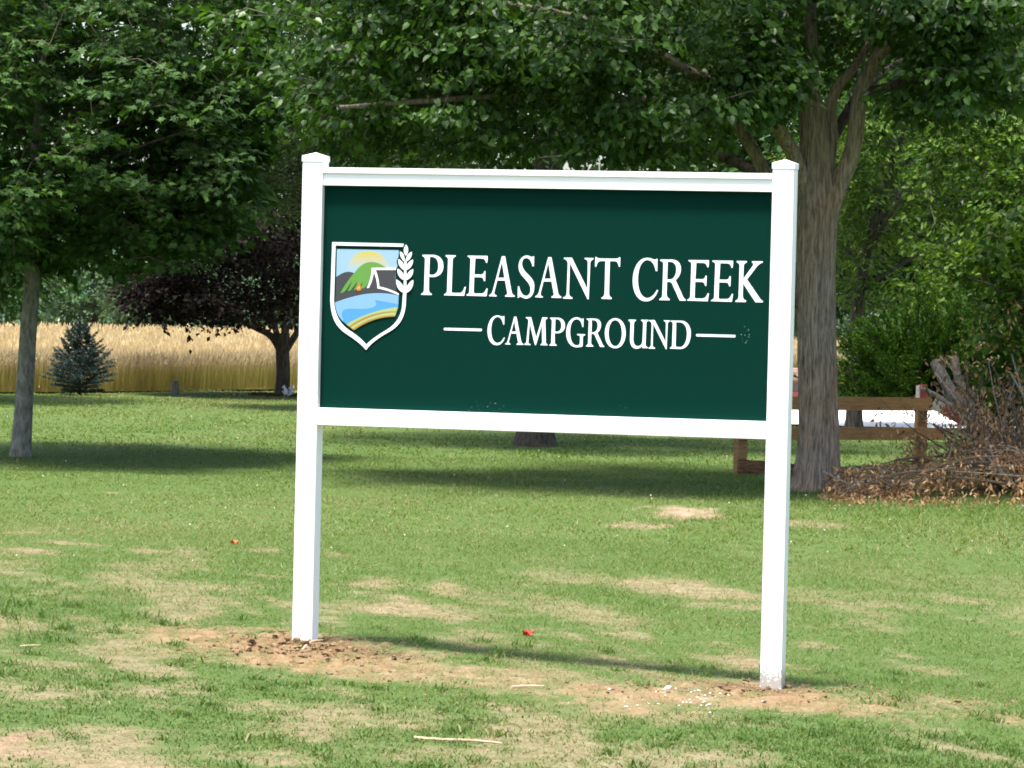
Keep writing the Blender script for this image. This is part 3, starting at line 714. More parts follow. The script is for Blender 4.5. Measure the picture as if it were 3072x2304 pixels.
def make_tree(name, label, cat, base, limbs, blobs, leaf, seed, per=22, size=0.1, spray=0.5, mat='dark', bark='bark_dark', sides=12, flare=0.35, ridge=0.05,
              gap=-0.12, gapsc=0.55, up=0.55, droop=0.35, group=None, keep=None, nparts=0, twig=True, flat=0.10, limb_from=99):
    g = rng(seed)
    base = np.asarray(base, float)
    root = empty(name, tuple(base), label, cat, group)
    mb = MB(); lm = MB(); nodes = []; nr = []
    for i, (P, r0, r1, n) in enumerate(limbs):
        P = np.asarray(P, float)
        cp, cr = trunk_mesh(mb if i < limb_from else lm, P, np.linspace(r0, r1, 6) if np.isscalar(r0) else np.asarray(r0), n, seed+i, flare if i == 0 else 0.0, ridge if np.max(r0) > 0.05 else 0.0)
        nodes.append(cp); nr.append(cr)
    mb.obj('trunk', M[bark], root, True)
    if lm.n: lm.obj('limbs', M['bark_dark'], root, True)  # same bark as the trunk, darkened to paint in crown shade
    nodes = np.vstack(nodes); nr = np.concatenate(nr)
    start = nodes[:, 2] > base[2]+1.2
    nodes, nr = nodes[start], nr[start]
    C = []
    for (c, r, n) in blobs:
        c = np.asarray(c, float); r = np.asarray(r, float)
        d = nrm(g.normal(size=(n, 3))); u = g.random(n)**0.30*(1+0.42*clump_noise(d, 2.1, seed*0.37))
        C.append(c+d*r*u[:, None])
    C = np.vstack(C)
    if keep is not None: C = C[keep(C)]
    C = C[clump_noise(C, gapsc, seed*1.7) > gap]
    # connect every spray to the nearest wood already there
    d0 = np.array([np.min(np.linalg.norm(nodes-c, axis=1)) for c in C])
    C = C[np.argsort(d0)]
    out = np.zeros_like(C)
    tb = MB(); NB = np.empty((len(nodes)+3*len(C), 3)); NB[:len(nodes)] = nodes; cnt = len(nodes)
    for i, c in enumerate(C):
        D = np.linalg.norm(NB[:cnt]-c, axis=1)+0.8*np.maximum(0, NB[:cnt, 2]-c[2])
        a = NB[np.argmin(D)]; L = np.linalg.norm(c-a)
        mid = (a+c)/2+np.array([0, 0, 0.10*L])+g.normal(size=3)*0.05*L
        o = c-mid; o[2] *= 0.5; out[i] = o
        NB[cnt] = mid; NB[cnt+1] = (mid+c)/2; NB[cnt+2] = c; cnt += 3
        if twig:
            r = 0.0035+0.0085*min(L, 1.6)*size/0.1
            tb.tube([a, mid, c], [r, r*0.75, r*0.45], 4, False)
    if twig:
        bo = tb.obj('branches', M['twig'] if bark != 'bark' else M['bark_dark'], root); bo['kind'] = 'stuff'
    # leaves along each spray
    n = len(C)*per
    ci = np.repeat(np.arange(len(C)), per)
    axis = nrm(out+g.normal(size=out.shape)*0.25*np.linalg.norm(out, axis=1, keepdims=True)); axis[:, 2] = np.clip(axis[:, 2], -0.45, 0.25); axis = nrm(axis)
    side = nrm(np.cross(axis, np.array([0, 0, 1.0])))
    t = g.random(n)*1.25-0.45; w = g.normal(size=n)*0.38*(1.1-np.clip(t, 0, 1)*0.6)
    pos = C[ci]+spray*(t[:, None]*axis[ci]+w[:, None]*side[ci])
    pos[:, 2] += spray*(g.normal(size=n)*flat-0.12*(t**2+w**2))
    sg = np.sign(w)
    tip = axis[ci]*g.uniform(0.3, 1.0, (n, 1))+side[ci]*(sg*g.uniform(0.2, 1.0, n))[:, None]+g.normal(size=(n, 3))*0.3
    tip[:, 2] -= droop*g.uniform(0.4, 1.6, n)
    nor = np.array([0, 0, 1.0])*up+g.normal(size=(n, 3))*0.36+axis[ci]*0.25
    size_a = size*g.uniform(0.62, 1.2, n)
    if nparts:     # the leaves that show largest are objects of their own
        # visible in the frame and nearest to the viewer
        u = pos[:, 0]/pos[:, 1]; v = (pos[:, 2]-EYE)/pos[:, 1]
        infr = (np.abs(u) < 0.132) & (v < 0.078) & (v > -0.05)
        sc = np.where(infr, pos[:, 1]/np.maximum(size_a, 0.01), 1e9)
        pick = np.argsort(sc)[:nparts]
        vt, ft = leaf_template(leaf)
        me = MB(); me.add(vt, ft); lm = me.mesh('leaf'); lm.materials.append(M[mat])
        for k in pick:
            tt = nrm(tip[k]); n_ = nrm(nor[k]-np.dot(nor[k], tt)*tt); s_ = np.cross(tt, n_); z = size_a[k]
            o = bpy.data.objects.new('leaf', lm); COL.objects.link(o); o.parent = root
            mt = Matrix(((s_[0], tt[0], n_[0], 0), (s_[1], tt[1], n_[1], 0), (s_[2], tt[2], n_[2], 0), (0, 0, 0, 1)))
            o.matrix_local = Matrix.Translation(Vector(pos[k]-base)) @ mt @ Matrix.Scale(z, 4)
        kp = np.ones(n, bool); kp[pick] = False
        pos, tip, nor, size_a = pos[kp], tip[kp], nor[kp], size_a[kp]
    V, lp, sz = scatter(leaf, pos, tip, nor, size_a)
    hi = ((pos[:, 2]-EYE)/pos[:, 1] > 0.088) | (pos[:, 1] > base[1]+(-0.2 if leaf == 'maple' else 1.2)) | (pos[:, 0]/pos[:, 1] < -0.15)      # upper and rear crown, out of sight: plainer leaves
    if leaf in ('mulberry', 'maple') and hi.sum() > 500:
        lo = ~hi; hk = hi & (g.random(len(pos)) < 0.55)
        V, lp, sz = scatter(leaf, pos[lo], tip[lo], nor[lo], size_a[lo])
        V2, lp2, sz2 = scatter('oval', pos[hk], tip[hk], nor[hk], size_a[hk]*1.7)
        lp = np.concatenate([lp, lp2+len(V)]); V = np.vstack([V, V2]); sz = np.concatenate([sz, sz2])
    o = link('crown', mesh_arrays('crown', V, lp, sz), M[mat], root); o['kind'] = 'stuff'
    return root

def gz(x, y): return float(gh(x, y))
def wp(px, py, Y, dy=0.0):
    p = at(px, py, Y); p[1] += dy; return p
def on_ground(px, Y):
    p = at(px, 1000, Y); p[2] = gz(p[0], p[1]); return p

# --- big ridged-bark tree right behind the sign
Y0 = 39.5
b = on_ground(2462, Y0)
T = lambda *pts: [wp(x, y, Y0, d) for x, y, d in pts]
limbs = [
 ([b-np.array([0, 0, .15])]+T((2456, 1300, 0), (2450, 1050, 0), (2447, 800, 0), (2450, 640, 0), (2446, 500, 0), (2440, 370, -.02), (2420, 280, 0), (2370, 140, .1), (2300, 0, .2), (2240, -220, .3), (2200, -500, .3)), [.225, .205, .20, .205, .215, .165, .145, .125, .10, .085, .06, .04], None, 150),
 (T((2468, 690, 0), (2490, 620, 0), (2524, 540, -.02), (2560, 440, -.05), (2578, 290, -.1), (2615, 195, -.2), (2700, 60, -.4), (2800, -160, -.6)), [.13, .115, .098, .088, .082, .074, .066, .05, .035], None, 28),
 (T((2470, 600, .1), (2497, 420, .12), (2493, 325, .12), (2517, 258, .15), (2565, 200, .2), (2640, 80, .5), (2700, -150, .9)), 0.078, 0.035, 18),
 (T((2450, 500, .05), (2444, 300, .25), (2442, 140, .3), (2443, 0, .4), (2470, -300, .5)), 0.10, 0.04, 16),
 (T((2425, 620, -.05), (2395, 500, -.1), (2350, 418, -.2), (2313, 366, -.35), (2200, 300, -.7), (2040, 230, -1.2), (1876, 147, -1.6), (1700, 90, -1.9), (1400, 40, -2.1)), 0.095, 0.03, 16),
 (T((2440, 640, .15), (2330, 560, .3), (2262, 440, .35), (2216, 370, .4), (2120, 320, .3), (2000, 305, 0), (1760, 300, -.5), (1540, 303, -1.0), (1250, 330, -1.5), (1040, 350, -1.8)), 0.085, 0.02, 14),
 (T((2380, 590, .3), (2230, 480, .9), (2100, 440, 1.2), (1900, 400, 1.8), (1650, 380, 2.4)), 0.07, 0.02, 12),
 (T((2600, 280, -.1), (2700, 255, -.3), (2830, 230, -.7), (3000, 190, -1.3), (3150, 170, -1.6)), 0.055, 0.02, 10),
 (T((2500, 420, .2), (2620, 250, 1.0), (2800, 120, 2.0), (2950, 20, 2.8)), 0.06, 0.02, 10)]
def keep_m(C):
    px = 1536+C[:, 0]/C[:, 1]*FPX
    lim = np.interp(px, [850, 950, 1100, 1300, 1600, 1900, 2080, 2150, 2300, 2470, 2600, 2700, 2950, 3072, 3400], [330, 480, 495, 460, 470, 480, 470, 380, 310, 300, 250, 350, 350, 290, 270])
    zl = EYE+(937-(1536-px)*0.0237-lim)/FPX*C[:, 1]
    py = 937-(1536-px)*0.0237-(C[:, 2]-EYE)/C[:, 1]*FPX
    clear = (px > 2280) & (px < 2660) & (py > -20) & (C[:, 1] < Y0+0.35) & ~((px < 2345) & (py > 150)) & ~((px > 2600) & (py < 120))
    return (C[:, 2] > zl) & ~clear
cx = lambda px, py, Y=Y0: at(px, py, Y)
blobs = [(cx(1900, -60), (4.1, 4.0, 2.2), 1700), (cx(1300, 200), (1.6, 2.4, 1.35), 560), (cx(2000, 250)+np.array([0, -1.0, 0]), (2.2, 1.8, 1.1), 480), (cx(2800, 60), (2.2, 3.2, 1.5), 560),
         (cx(2290, 290)+np.array([0, -1.2, 0]), (0.62, 0.5, 0.40), 110), (cx(2250, 40)+np.array([0, -1.6, 0]), (0.8, 0.8, 0.5), 110), (cx(2780, 110)+np.array([0, -1.4, 0]), (0.8, 0.7, 0.5), 110), (cx(2780, 330)+np.array([0, -.6, 0]), (1.1, 1.0, 0.5), 60), (cx(2200, -450), (4.6, 4.4, 1.9), 1200)]
make_tree('shade_tree', 'large forked shade tree with ridged grey brown trunk just behind the right sign post', 'tree', b, limbs, blobs, 'mulberry', 11, per=26, size=0.092, spray=0.40, mat='mulberry', bark='bark',
          keep=keep_m, gap=-0.14, gapsc=0.9, droop=0.55, up=0.5, nparts=280, limb_from=6, flare=0.55, ridge=0.10)

# --- maple at the left edge
Y1 = 43.2
b = on_ground(65, Y1)
T = lambda *pts: [wp(x, y, Y1, d) for x, y, d in pts]
limbs = [([b-np.array([0, 0, .15])]+T((68, 1250, 0), (84, 1000, 0), (94, 860, 0), (100, 600, 0), (120, 300, 0), (140, -100, 0), (150, -500, 0)), 0.118, 0.05, 22)]
gg = rng(21)
for k in range(22):
    y = 800-k*52; a = gg.uniform(0, 6.28); L = 2.6*math.sin(min(1, 0.5+k/22)*math.pi*0.8)
    if k % 2 == 0: a = gg.uniform(-0.8, 0.8)
    s = wp(105+k*2, y, Y1); d = np.array([math.cos(a), math.sin(a), 0.35])
    limbs.append(([s, s+d*L*0.4+np.array([0, 0, .05]), s+d*L*0.75, s+d*L+np.array([0, 0, -.1])], 0.03, 0.008, 7))
def keep_l(C):
    px = 1536+C[:, 0]/C[:, 1]*FPX
    lim = np.interp(px, [-900, -100, 100, 300, 420, 520, 640, 740, 800, 900], [900, 850, 815, 800, 800, 775, 745, 660, 560, 420])
    zl = EYE+(937-(1536-px)*0.0237-lim)/FPX*C[:, 1]
    # the crown thins out toward its upper right side, where sky shows
    py = 937-(1536-px)*0.0237-(C[:, 2]-EYE)/C[:, 1]*FPX
    hole = ((px-610)/70)**2+((py-130)/110)**2 < 1
    hole2 = ((px-440)/60)**2+((py-480)/60)**2 < 1
    g = rng(77).random(len(C))
    zl = zl+0.22*(rng(78).random(len(C))-0.55)+0.16*nz(C[:, 0]*2.0, C[:, 1]*2.0, 0.3)
    return (C[:, 2] > zl) & ~(hole & (g < 0.8)) & ~(hole2 & (g < 0.6))
blobs = [(at(130, 230, Y1), (2.75, 3.9, 2.8), 2400), (at(260, 130, Y1), (2.0, 2.4, 1.0), 330), (at(500, 560, Y1), (1.15, 1.6, 0.85), 330), (at(200, 660, Y1), (2.2, 2.2, 0.75), 420), (at(660, 300, Y1), (0.6, 1.0, 1.3), 130), (at(640, 620, Y1), (0.5, 0.8, 0.5), 60)]
make_tree('maple_tree', 'green maple with slim pale trunk standing at the left edge', 'tree', b, limbs, blobs, 'maple', 31, per=23, size=0.100, spray=0.40, mat='maple', bark='bark_grey', keep=keep_l,
          gap=-0.20, gapsc=1.1, up=0.85, droop=0.42, flat=0.05, nparts=280, limb_from=1, flare=0.30, ridge=0.015)

# --- purple leaved maple by the wheat
Y2 = 76.0
b = on_ground(850, Y2)
T = lambda *pts: [wp(x, y, Y2, d) for x, y, d in pts]
limbs = [([b-np.array([0, 0, .1])]+T((850, 1120, 0), (848, 1050, 0), (850, 1000, 0)), 0.15, 0.14, 16),
         (T((846, 1060, 0), (815, 1010, 0), (770, 985, 0), (700, 958, 0), (600, 937, -.2), (480, 930, -.4)), 0.09, 0.03, 9),
         (T((840, 1040, 0), (820, 960, 0), (800, 860, .2), (760, 700, .3)), 0.08, 0.03, 9), (T((852, 1040, 0), (860, 930, .2), (870, 800, .2), (880, 600, .1)), 0.09, 0.03, 9),
         (T((858, 1050, 0), (890, 1000, 0), (930, 940, 0), (1010, 850, 0), (1080, 720, 0)), 0.08, 0.03, 9)]
def keep_p(C):
    px = 1536+C[:, 0]/C[:, 1]*FPX
    lim = np.interp(px, [380, 440, 560, 700, 800, 900, 1300], [900, 955, 965, 965, 965, 960, 940])
    return C[:, 2] > EYE+(937-(1536-px)*0.0237-lim)/FPX*C[:, 1]
make_tree('purple_tree', 'dark purple leaved tree leaning over the wheat edge left of the sign', 'tree', b, limbs, [(at(900, 690, Y2)+np.array([0, -1.8, 0]), (3.3, 3.6, 2.3), 1500), (at(560, 880, Y2)+np.array([0, -1.0, 0]), (1.2, 2.4, 0.6), 200)],
          'oval', 41, per=28, size=0.125, spray=0.55, mat='purple', keep=keep_p, gap=-0.25, up=0.7, sides=9)
mb = MB(); g = rng(3)      # brown mulch around its foot
c = on_ground(850, Y2-0.2)
for i in range(260):
    r = 0.62*math.sqrt(g.random()); a = g.uniform(0, 6.28)
    p_ = c+np.array([r*1.15*math.cos(a), r*math.sin(a), 0.02+0.05*(1-r/0.65)*g.random()])
    q = nrm(g.normal(size=3)); mb.tube([p_-q*0.05, p_+q*0.05], [0.018, 0.012], 4)
mo = mb.obj('mulch', plain('brown_mulch', (0.075, 0.040, 0.026), 0.95, 0.4, 20, 0, 0.1)); tag(mo, 'brown mulch ring under the purple tree', 'mulch', None, 'stuff')

# --- trees further back; trunks of the first two stand behind the board
def round_tree(name, label, px, Y, cpx, cpy, rad, n, leaf, mat, seed, per=24, size=0.13, spray=0.6, tr=0.16, keep=None, group=None, gap=-0.2, bark='bark_dark', up=0.5, extra=(), twig=True, top=None):
    b = on_ground(px, Y); c = at(cpx, cpy, Y); g = rng(seed)
    zt = c[2]+rad[2]*0.6
    limbs = [([b-np.array([0, 0, .1]), b*0.6+c*0.4*np.array([1, 1, 1]) if False else np.array([b[0]+(c[0]-b[0])*0.02, Y, b[2]+(zt-b[2])*0.35]), np.array([c[0]*0.5+b[0]*0.5, Y, zt*0.7]), np.array([c[0], Y, zt])], tr, tr*0.25, 14)]
    for k in range(9):
        a = k*2.4+g.uniform(-.4, .4); s = np.array(limbs[0][0][1])*(1-k/11)+np.array(limbs[0][0][3])*(k/11)
        d = np.array([math.cos(a)*rad[0]*0.75, math.sin(a)*rad[1]*0.75, rad[2]*0.35])
        limbs.append(([s, s+d*0.5+np.array([0, 0, .1]), s+d], tr*0.4, tr*0.1, 7))
    return make_tree(name, label, 'tree', b, limbs, [(c, rad, n)]+list(extra), leaf, seed, per=per, size=size, spray=spray, mat=mat, bark=bark, keep=keep, gap=gap, up=up, group=group, twig=twig)
def above(lim):
    xs_, ys_ = zip(*lim)
    def f(C):
        px = 1536+C[:, 0]/C[:, 1]*FPX
        return C[:, 2] > EYE+(937-(1536-px)*0.0237-np.interp(px, xs_, ys_))/FPX*C[:, 1]
    return f
round_tree('leafy_tree', 'grey green small leaved tree showing between the maple and the sign top left', 1120, 66, 1060, 180, (3.15, 3.0, 3.2), 2900, 'oval', 'greygreen', 51, size=0.105, spray=0.5, per=25, gap=-0.5, keep=above([(500, 500), (640, 620), (760, 690), (1000, 600), (1600, 560)]))
round_tree('leafy_tree', 'dark tree whose trunk foot shows below the bottom rail of the sign', 1612, 51, 1650, 60, (4.1, 4.2, 2.6), 2600, 'oval', 'dark', 61, size=0.11, spray=0.5, per=21, tr=0.24, gap=-0.3, keep=above([(800, 500), (1100, 600), (1600, 640), (2280, 640), (2420, 560), (2600, 480)]))
round_tree('leafy_tree', 'dark green tree at the far left behind the maple trunk', -190, 66.5, -150, 560, (2.7, 3.9, 3.0), 1100, 'oval', 'dark', 66, size=0.13, spray=0.55, per=24, tr=0.16, gap=-0.25, keep=above([(-900, 960), (60, 950), (190, 880), (300, 800)]))
round_tree('leafy_tree', 'slim trunked tree with bright drooping leaves behind the fence and juniper', 2570, 62, 2790, 420, (2.5, 2.6, 2.9), 1900, 'lance', 'bright', 71, size=0.14, spray=0.5, per=34, tr=0.13, gap=-0.12, keep=above([(2300, 800), (2480, 880), (2560, 930), (2700, 930), (2900, 900), (3300, 980)]), bark='bark_dark', up=0.6)
round_tree('leafy_tree', 'bright leafy tree filling the right edge behind the shrub', 3150, 54, 3120, 560, (1.75, 2.0, 2.9), 1600, 'oval', 'bright', 81, size=0.11, spray=0.45, per=26, tr=0.12, gap=-0.15, keep=above([(2700, 900), (2900, 930), (3400, 1300)]))
round_tree('leafy_tree', 'tall dark tree far behind the big forked trunk', 2300, 92, 2600, 400, (5.6, 4.0, 5.0), 2300, 'oval', 'dark', 91, size=0.24, spray=0.9, per=26, tr=0.2, gap=-0.35, keep=above([(1500, 600), (2300, 900), (2520, 930), (3200, 900)]), twig=False)
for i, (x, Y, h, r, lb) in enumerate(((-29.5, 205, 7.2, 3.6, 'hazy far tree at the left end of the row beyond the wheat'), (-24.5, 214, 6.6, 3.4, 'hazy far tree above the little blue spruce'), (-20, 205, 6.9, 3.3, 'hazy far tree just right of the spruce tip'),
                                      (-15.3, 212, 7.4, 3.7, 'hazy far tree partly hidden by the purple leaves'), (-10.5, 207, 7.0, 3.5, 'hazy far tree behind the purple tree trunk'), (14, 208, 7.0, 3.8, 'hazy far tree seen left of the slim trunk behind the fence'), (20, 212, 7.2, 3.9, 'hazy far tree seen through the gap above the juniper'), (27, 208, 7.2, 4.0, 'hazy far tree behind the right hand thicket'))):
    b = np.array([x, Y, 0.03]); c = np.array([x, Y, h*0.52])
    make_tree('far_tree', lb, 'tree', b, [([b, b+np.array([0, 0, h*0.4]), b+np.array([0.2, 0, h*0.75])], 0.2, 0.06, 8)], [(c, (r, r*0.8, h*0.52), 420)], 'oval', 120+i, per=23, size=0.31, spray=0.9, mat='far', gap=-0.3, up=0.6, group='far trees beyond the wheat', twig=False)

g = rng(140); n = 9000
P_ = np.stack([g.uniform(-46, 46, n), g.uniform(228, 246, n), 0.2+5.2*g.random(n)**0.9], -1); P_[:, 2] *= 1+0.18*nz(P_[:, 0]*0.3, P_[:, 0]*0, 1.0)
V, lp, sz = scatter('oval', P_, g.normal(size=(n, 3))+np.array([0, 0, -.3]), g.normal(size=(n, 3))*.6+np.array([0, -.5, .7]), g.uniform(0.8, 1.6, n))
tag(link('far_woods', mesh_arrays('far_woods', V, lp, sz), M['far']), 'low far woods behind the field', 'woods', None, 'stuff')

# --- blue spruce
def needles(mb, P0, P1, g, n, ln, w, spread=0.9, upb=0.2):
    """thin needles all round a twig from P0 to P1"""
    P0, P1 = np.asarray(P0), np.asarray(P1); ax = nrm(P1-P0)
    t = g.random(n)[:, None]; p = P0+(P1-P0)*t
    d = nrm(g.normal(size=(n, 3))); d = nrm(d-(d@ax)[:, None]*ax)
    tip = nrm(ax*0.9+d*spread+np.array([0, 0, upb])); s = nrm(np.cross(tip, g.normal(size=(n, 3))))
    L = ln*g.uniform(0.7, 1.2, (n, 1))
    V = np.stack([p-s*w, p+s*w, p+tip*L], 1).reshape(-1, 3)
    mb.add_arr(V, np.arange(3*n), [3]*n)
b = on_ground(242, 72.6)
sp = empty('blue_spruce', tuple(b), 'small blue green spruce standing against the wheat at left', 'tree')
g = rng(14); mb = MB(); nb = MB(); H = 1.5
mb.tube([b, b+np.array([0, 0, H*0.6]), b+np.array([0, 0, H*0.98])], [0.035, 0.02, 0.006], 7)
needles(nb, b+np.array([0, 0, H*0.86]), b+np.array([0, 0, H*1.02]), g, 90, 0.03, 0.004)
for k in range(17):
    z = H*(0.035+0.865*k/16); R = float(np.interp(z/H, [.05, .16, .3, .45, .62, .8, .95], [.52, .70, .74, .54, .42, .24, .06]))*g.uniform(0.9, 1.08)
    nbr = 11 if k < 9 else 7
    for j in range(nbr):
        a = 6.283*j/nbr+k*0.9+g.uniform(-.2, .2); r = R*g.uniform(0.66, 1.18)
        d = np.array([math.cos(a), math.sin(a), 0]); s = b+np.array([0, 0, z])
        e = s+d*r+np.array([0, 0, r*(0.10+0.62*k/16)*g.uniform(.6, 1.3)]); m_ = s+d*r*0.55+np.array([0, 0, r*0.05])
        mb.tube([s, m_, e], [0.009, 0.006, 0.003], 4, False)
        needles(nb, s+(m_-s)*0.3, m_, g, 44, 0.055, 0.006); needles(nb, m_, e, g, 60, 0.055, 0.006)
        sd = np.cross(d, np.array([0, 0, 1.0]))
        for q in (0.45, 0.65, 0.82):
            o_ = s+(m_-s)*min(1, q/0.55) if q < 0.55 else m_+(e-m_)*((q-0.55)/0.45)
            for sg in (-1, 1):
                e2 = o_+(d*0.6+sd*sg*0.8+np.array([0, 0, 0.22]))*r*0.36*(1.2-q)
                mb.tube([o_, e2], [0.004, 0.002], 3, False); needles(nb, o_, e2, g, 30, 0.05, 0.007)
mb.obj('trunk', M['bark_dark'], sp); o = nb.obj('crown', M['spruce'], sp); o['kind'] = 'stuff'

# --- short cut post at the wheat edge
b = on_ground(529, 75.2); mb = MB(); n = 14; V = []; g = rng(2)
for z, r in ((-.05, .10), (0.03, .092), (.14, .084), (.272, .080), (.279, .074)):
    for t in np.linspace(0, 6.283, n, endpoint=False): V.append(b+np.array([r*math.cos(t)*(1+.05*math.sin(3*t)), r*math.sin(t), z+(0.012*math.cos(t) if z > .2 else 0)]))
F = [(k*n+i, k*n+(i+1) % n, (k+1)*n+(i+1) % n, (k+1)*n+i) for k in range(4) for i in range(n)]+[tuple(range(4*n, 5*n))]
mb.add(V, F); o = mb.obj('tree_stump', M['bark_grey']); tag(o, 'short weathered stump standing in front of the wheat', 'stump')

# --- little white squirrel ornament by the purple tree
b = on_ground(866, 75.4); orn = empty('squirrel_ornament', tuple(b), 'small white squirrel shaped garden ornament beside the purple tree trunk', 'ornament')
mo_ = plain('ornament_white', (0.62, 0.63, 0.68), 0.6, 0.1, 30)
mb = MB(); f_ = b+np.array([0, -0.05, 0])
S = lambda *p: catmull([f_+np.array(q) for q in p], 5)
mb.tube(S((-.03, 0, 0), (-.03, 0, .05), (-.025, 0, .11), (-.04, 0, .155), (-.055, 0, .185)), np.interp(np.linspace(0, 1, 21), [0, .3, .65, .85, 1], [.045, .058, .042, .03, .024]), 10)
mb.tube(S((-.055, 0, .17), (-.065, 0, .195), (-.085, 0, .20), (-.105, 0, .195)), np.interp(np.linspace(0, 1, 16), [0, .5, 1], [.022, .032, .012]), 9)
for y in (-.014, .014): mb.tube([f_+np.array([-.062, y, .215]), f_+np.array([-.058, y*1.3, .25])], [.010, .003], 6)
for y in (-.03, .03):
    mb.tube(S((-.05, y, .11), (-.085, y, .10), (-.10, y*.5, .125)), np.linspace(.014, .010, 11), 6)
    mb.tube(S((-.01, y, .03), (-.06, y*1.2, .02), (-.10, y*1.2, .012)), np.linspace(.028, .012, 11), 6)
mb.obj('body', mo_, orn, True)
mb = MB(); mb.tube(S((0.0, 0, .02), (.05, 0, .03), (.085, 0, .09), (.07, 0, .155), (.10, 0, .20), (.125, 0, .19)), np.interp(np.linspace(0, 1, 26), [0, .3, .6, .85, 1], [.02, .045, .05, .036, .012]), 10)
mb.obj('tail', mo_, orn, True)

# --- fence
fl, fr = on_ground(2238, 42.4), on_ground(2778, 43.8)
fence = empty('plank_fence', tuple((fl+fr)/2), 'brown stained plank fence with two rails behind the big trunk', 'fence')
FD = nrm(fr-fl); FD[2] = 0; FN = np.array([-FD[1], FD[0], 0]); FAX = np.array([FD, FN, [0, 0, 1]])
for P, h in ((fl, 0.94), (fr, 0.98)):
    mb = MB(); mb.box(P+FN*0.055+np.array([0, 0, h/2-.15]), (0.125, 0.1, h+.3), FAX, 0.006); mb.obj('post', M['fence'], fence)
g = rng(6)
def plank(a, b_, z0, z1, mat, nm, th=0.035, tilt=0.0, rough=0.0):
    P = fl+FD*a; L = b_-a; n = 24 if rough else 6; V = []
    for i in range(n+1):
        t = i/n; zz = tilt*t
        j = g.normal(size=4)*rough
        for (d, z, q) in ((-th, z0, 0), (0, z0, 1), (0, z1, 2), (-th, z1, 3)): V.append(P+FD*L*t+FN*d+np.array([0, 0, z+zz+j[q]]))
    F = [(4*i+k, 4*i+4+k, 4*i+4+(k+1) % 4, 4*i+(k+1) % 4) for i in range(n) for k in range(4)]+[(3, 2, 1, 0), (4*n, 4*n+1, 4*n+2, 4*n+3)]
    mb = MB(); mb.add(V, F); return mb.obj(nm, mat, fence)
LF = float(np.dot(fr-fl, FD))
plank(-0.10, LF+0.09, 0.765, 0.922, M['fence'], 'rail')
plank(-0.09, LF+0.32, 0.415, 0.562, M['fence'], 'rail')
o = plank(-0.08, LF*0.55, 0.02, 0.19, M['fence_old'], 'rail', 0.045, -0.10, 0.006); o['label'] = 'cracked weathered lowest plank'
mb = MB(); mb.box(fr-FD*0.03+FN*-0.0+np.array([0, 0, 1.015]), (0.11, 0.05, 0.17), FAX, 0.004); o = mb.obj('post_top_block', M['red_paint'], fence); o['label'] = 'faded red post top'
mb = MB(); mb.box(fr-FD*0.098+np.array([0, 0, 0.99]), (0.02, 0.055, 0.20), FAX, 0.002); mb.obj('white_edge_strip', M['white_paint'], fence)

# painted board leaning at the fence end
c = at(2845, 1232, 43.2); ang = -0.50
bd = empty('painted_board', tuple(c), 'short red and white painted board tilted against the fence end', 'board')
BX = np.array([[math.cos(ang), 0, math.sin(ang)], [0, 1, 0], [-math.sin(ang), 0, math.cos(ang)]])
for nm, mt, s0, s1 in (('white_end', 'white_paint', -0.20, -0.075), ('red_face', 'red_paint', -0.0745, 0.22)):
    mb = MB(); mb.box(c+BX[0]*(s0+s1)/2, (s1-s0, 0.035, 0.155), BX, 0.003); mb.obj(nm, M[mt], bd)

# weathered red and pink stand seen in the slit between post and trunk
b = on_ground(2380, 84.0)
st = empty('red_stand', tuple(b), 'small faded red and pink stand in the slit between white post and trunk', 'stand')
def lb(nm, cx_, z0, z1, w, mat):
    mb = MB(); mb.box(b+np.array([cx_, 0, (z0+z1)/2]), (w, 0.3, z1-z0), None, 0.01); mb.obj(nm, mat, st)
lb('base', 0, 0.0, 0.17, 0.5, M['red_paint']); lb('box', 0, 0.1705, 0.42, 0.34, plain('dark_box', (0.075, 0.05, 0.045), .7)); lb('shelf', 0, 0.4205, 0.47, 0.46, M['fence'])
pk = plain('pink_paint', (0.46, 0.24, 0.21), .7, .1); lb('top_box', 0, 0.4705, 0.72, 0.42, pk)
for z in (0.53, 0.64): 
    mb = MB(); mb.box(b+np.array([0, -0.152, z]), (0.40, 0.006, 0.022), None, 0.0); mb.obj('white_band', M['white_paint'], st)

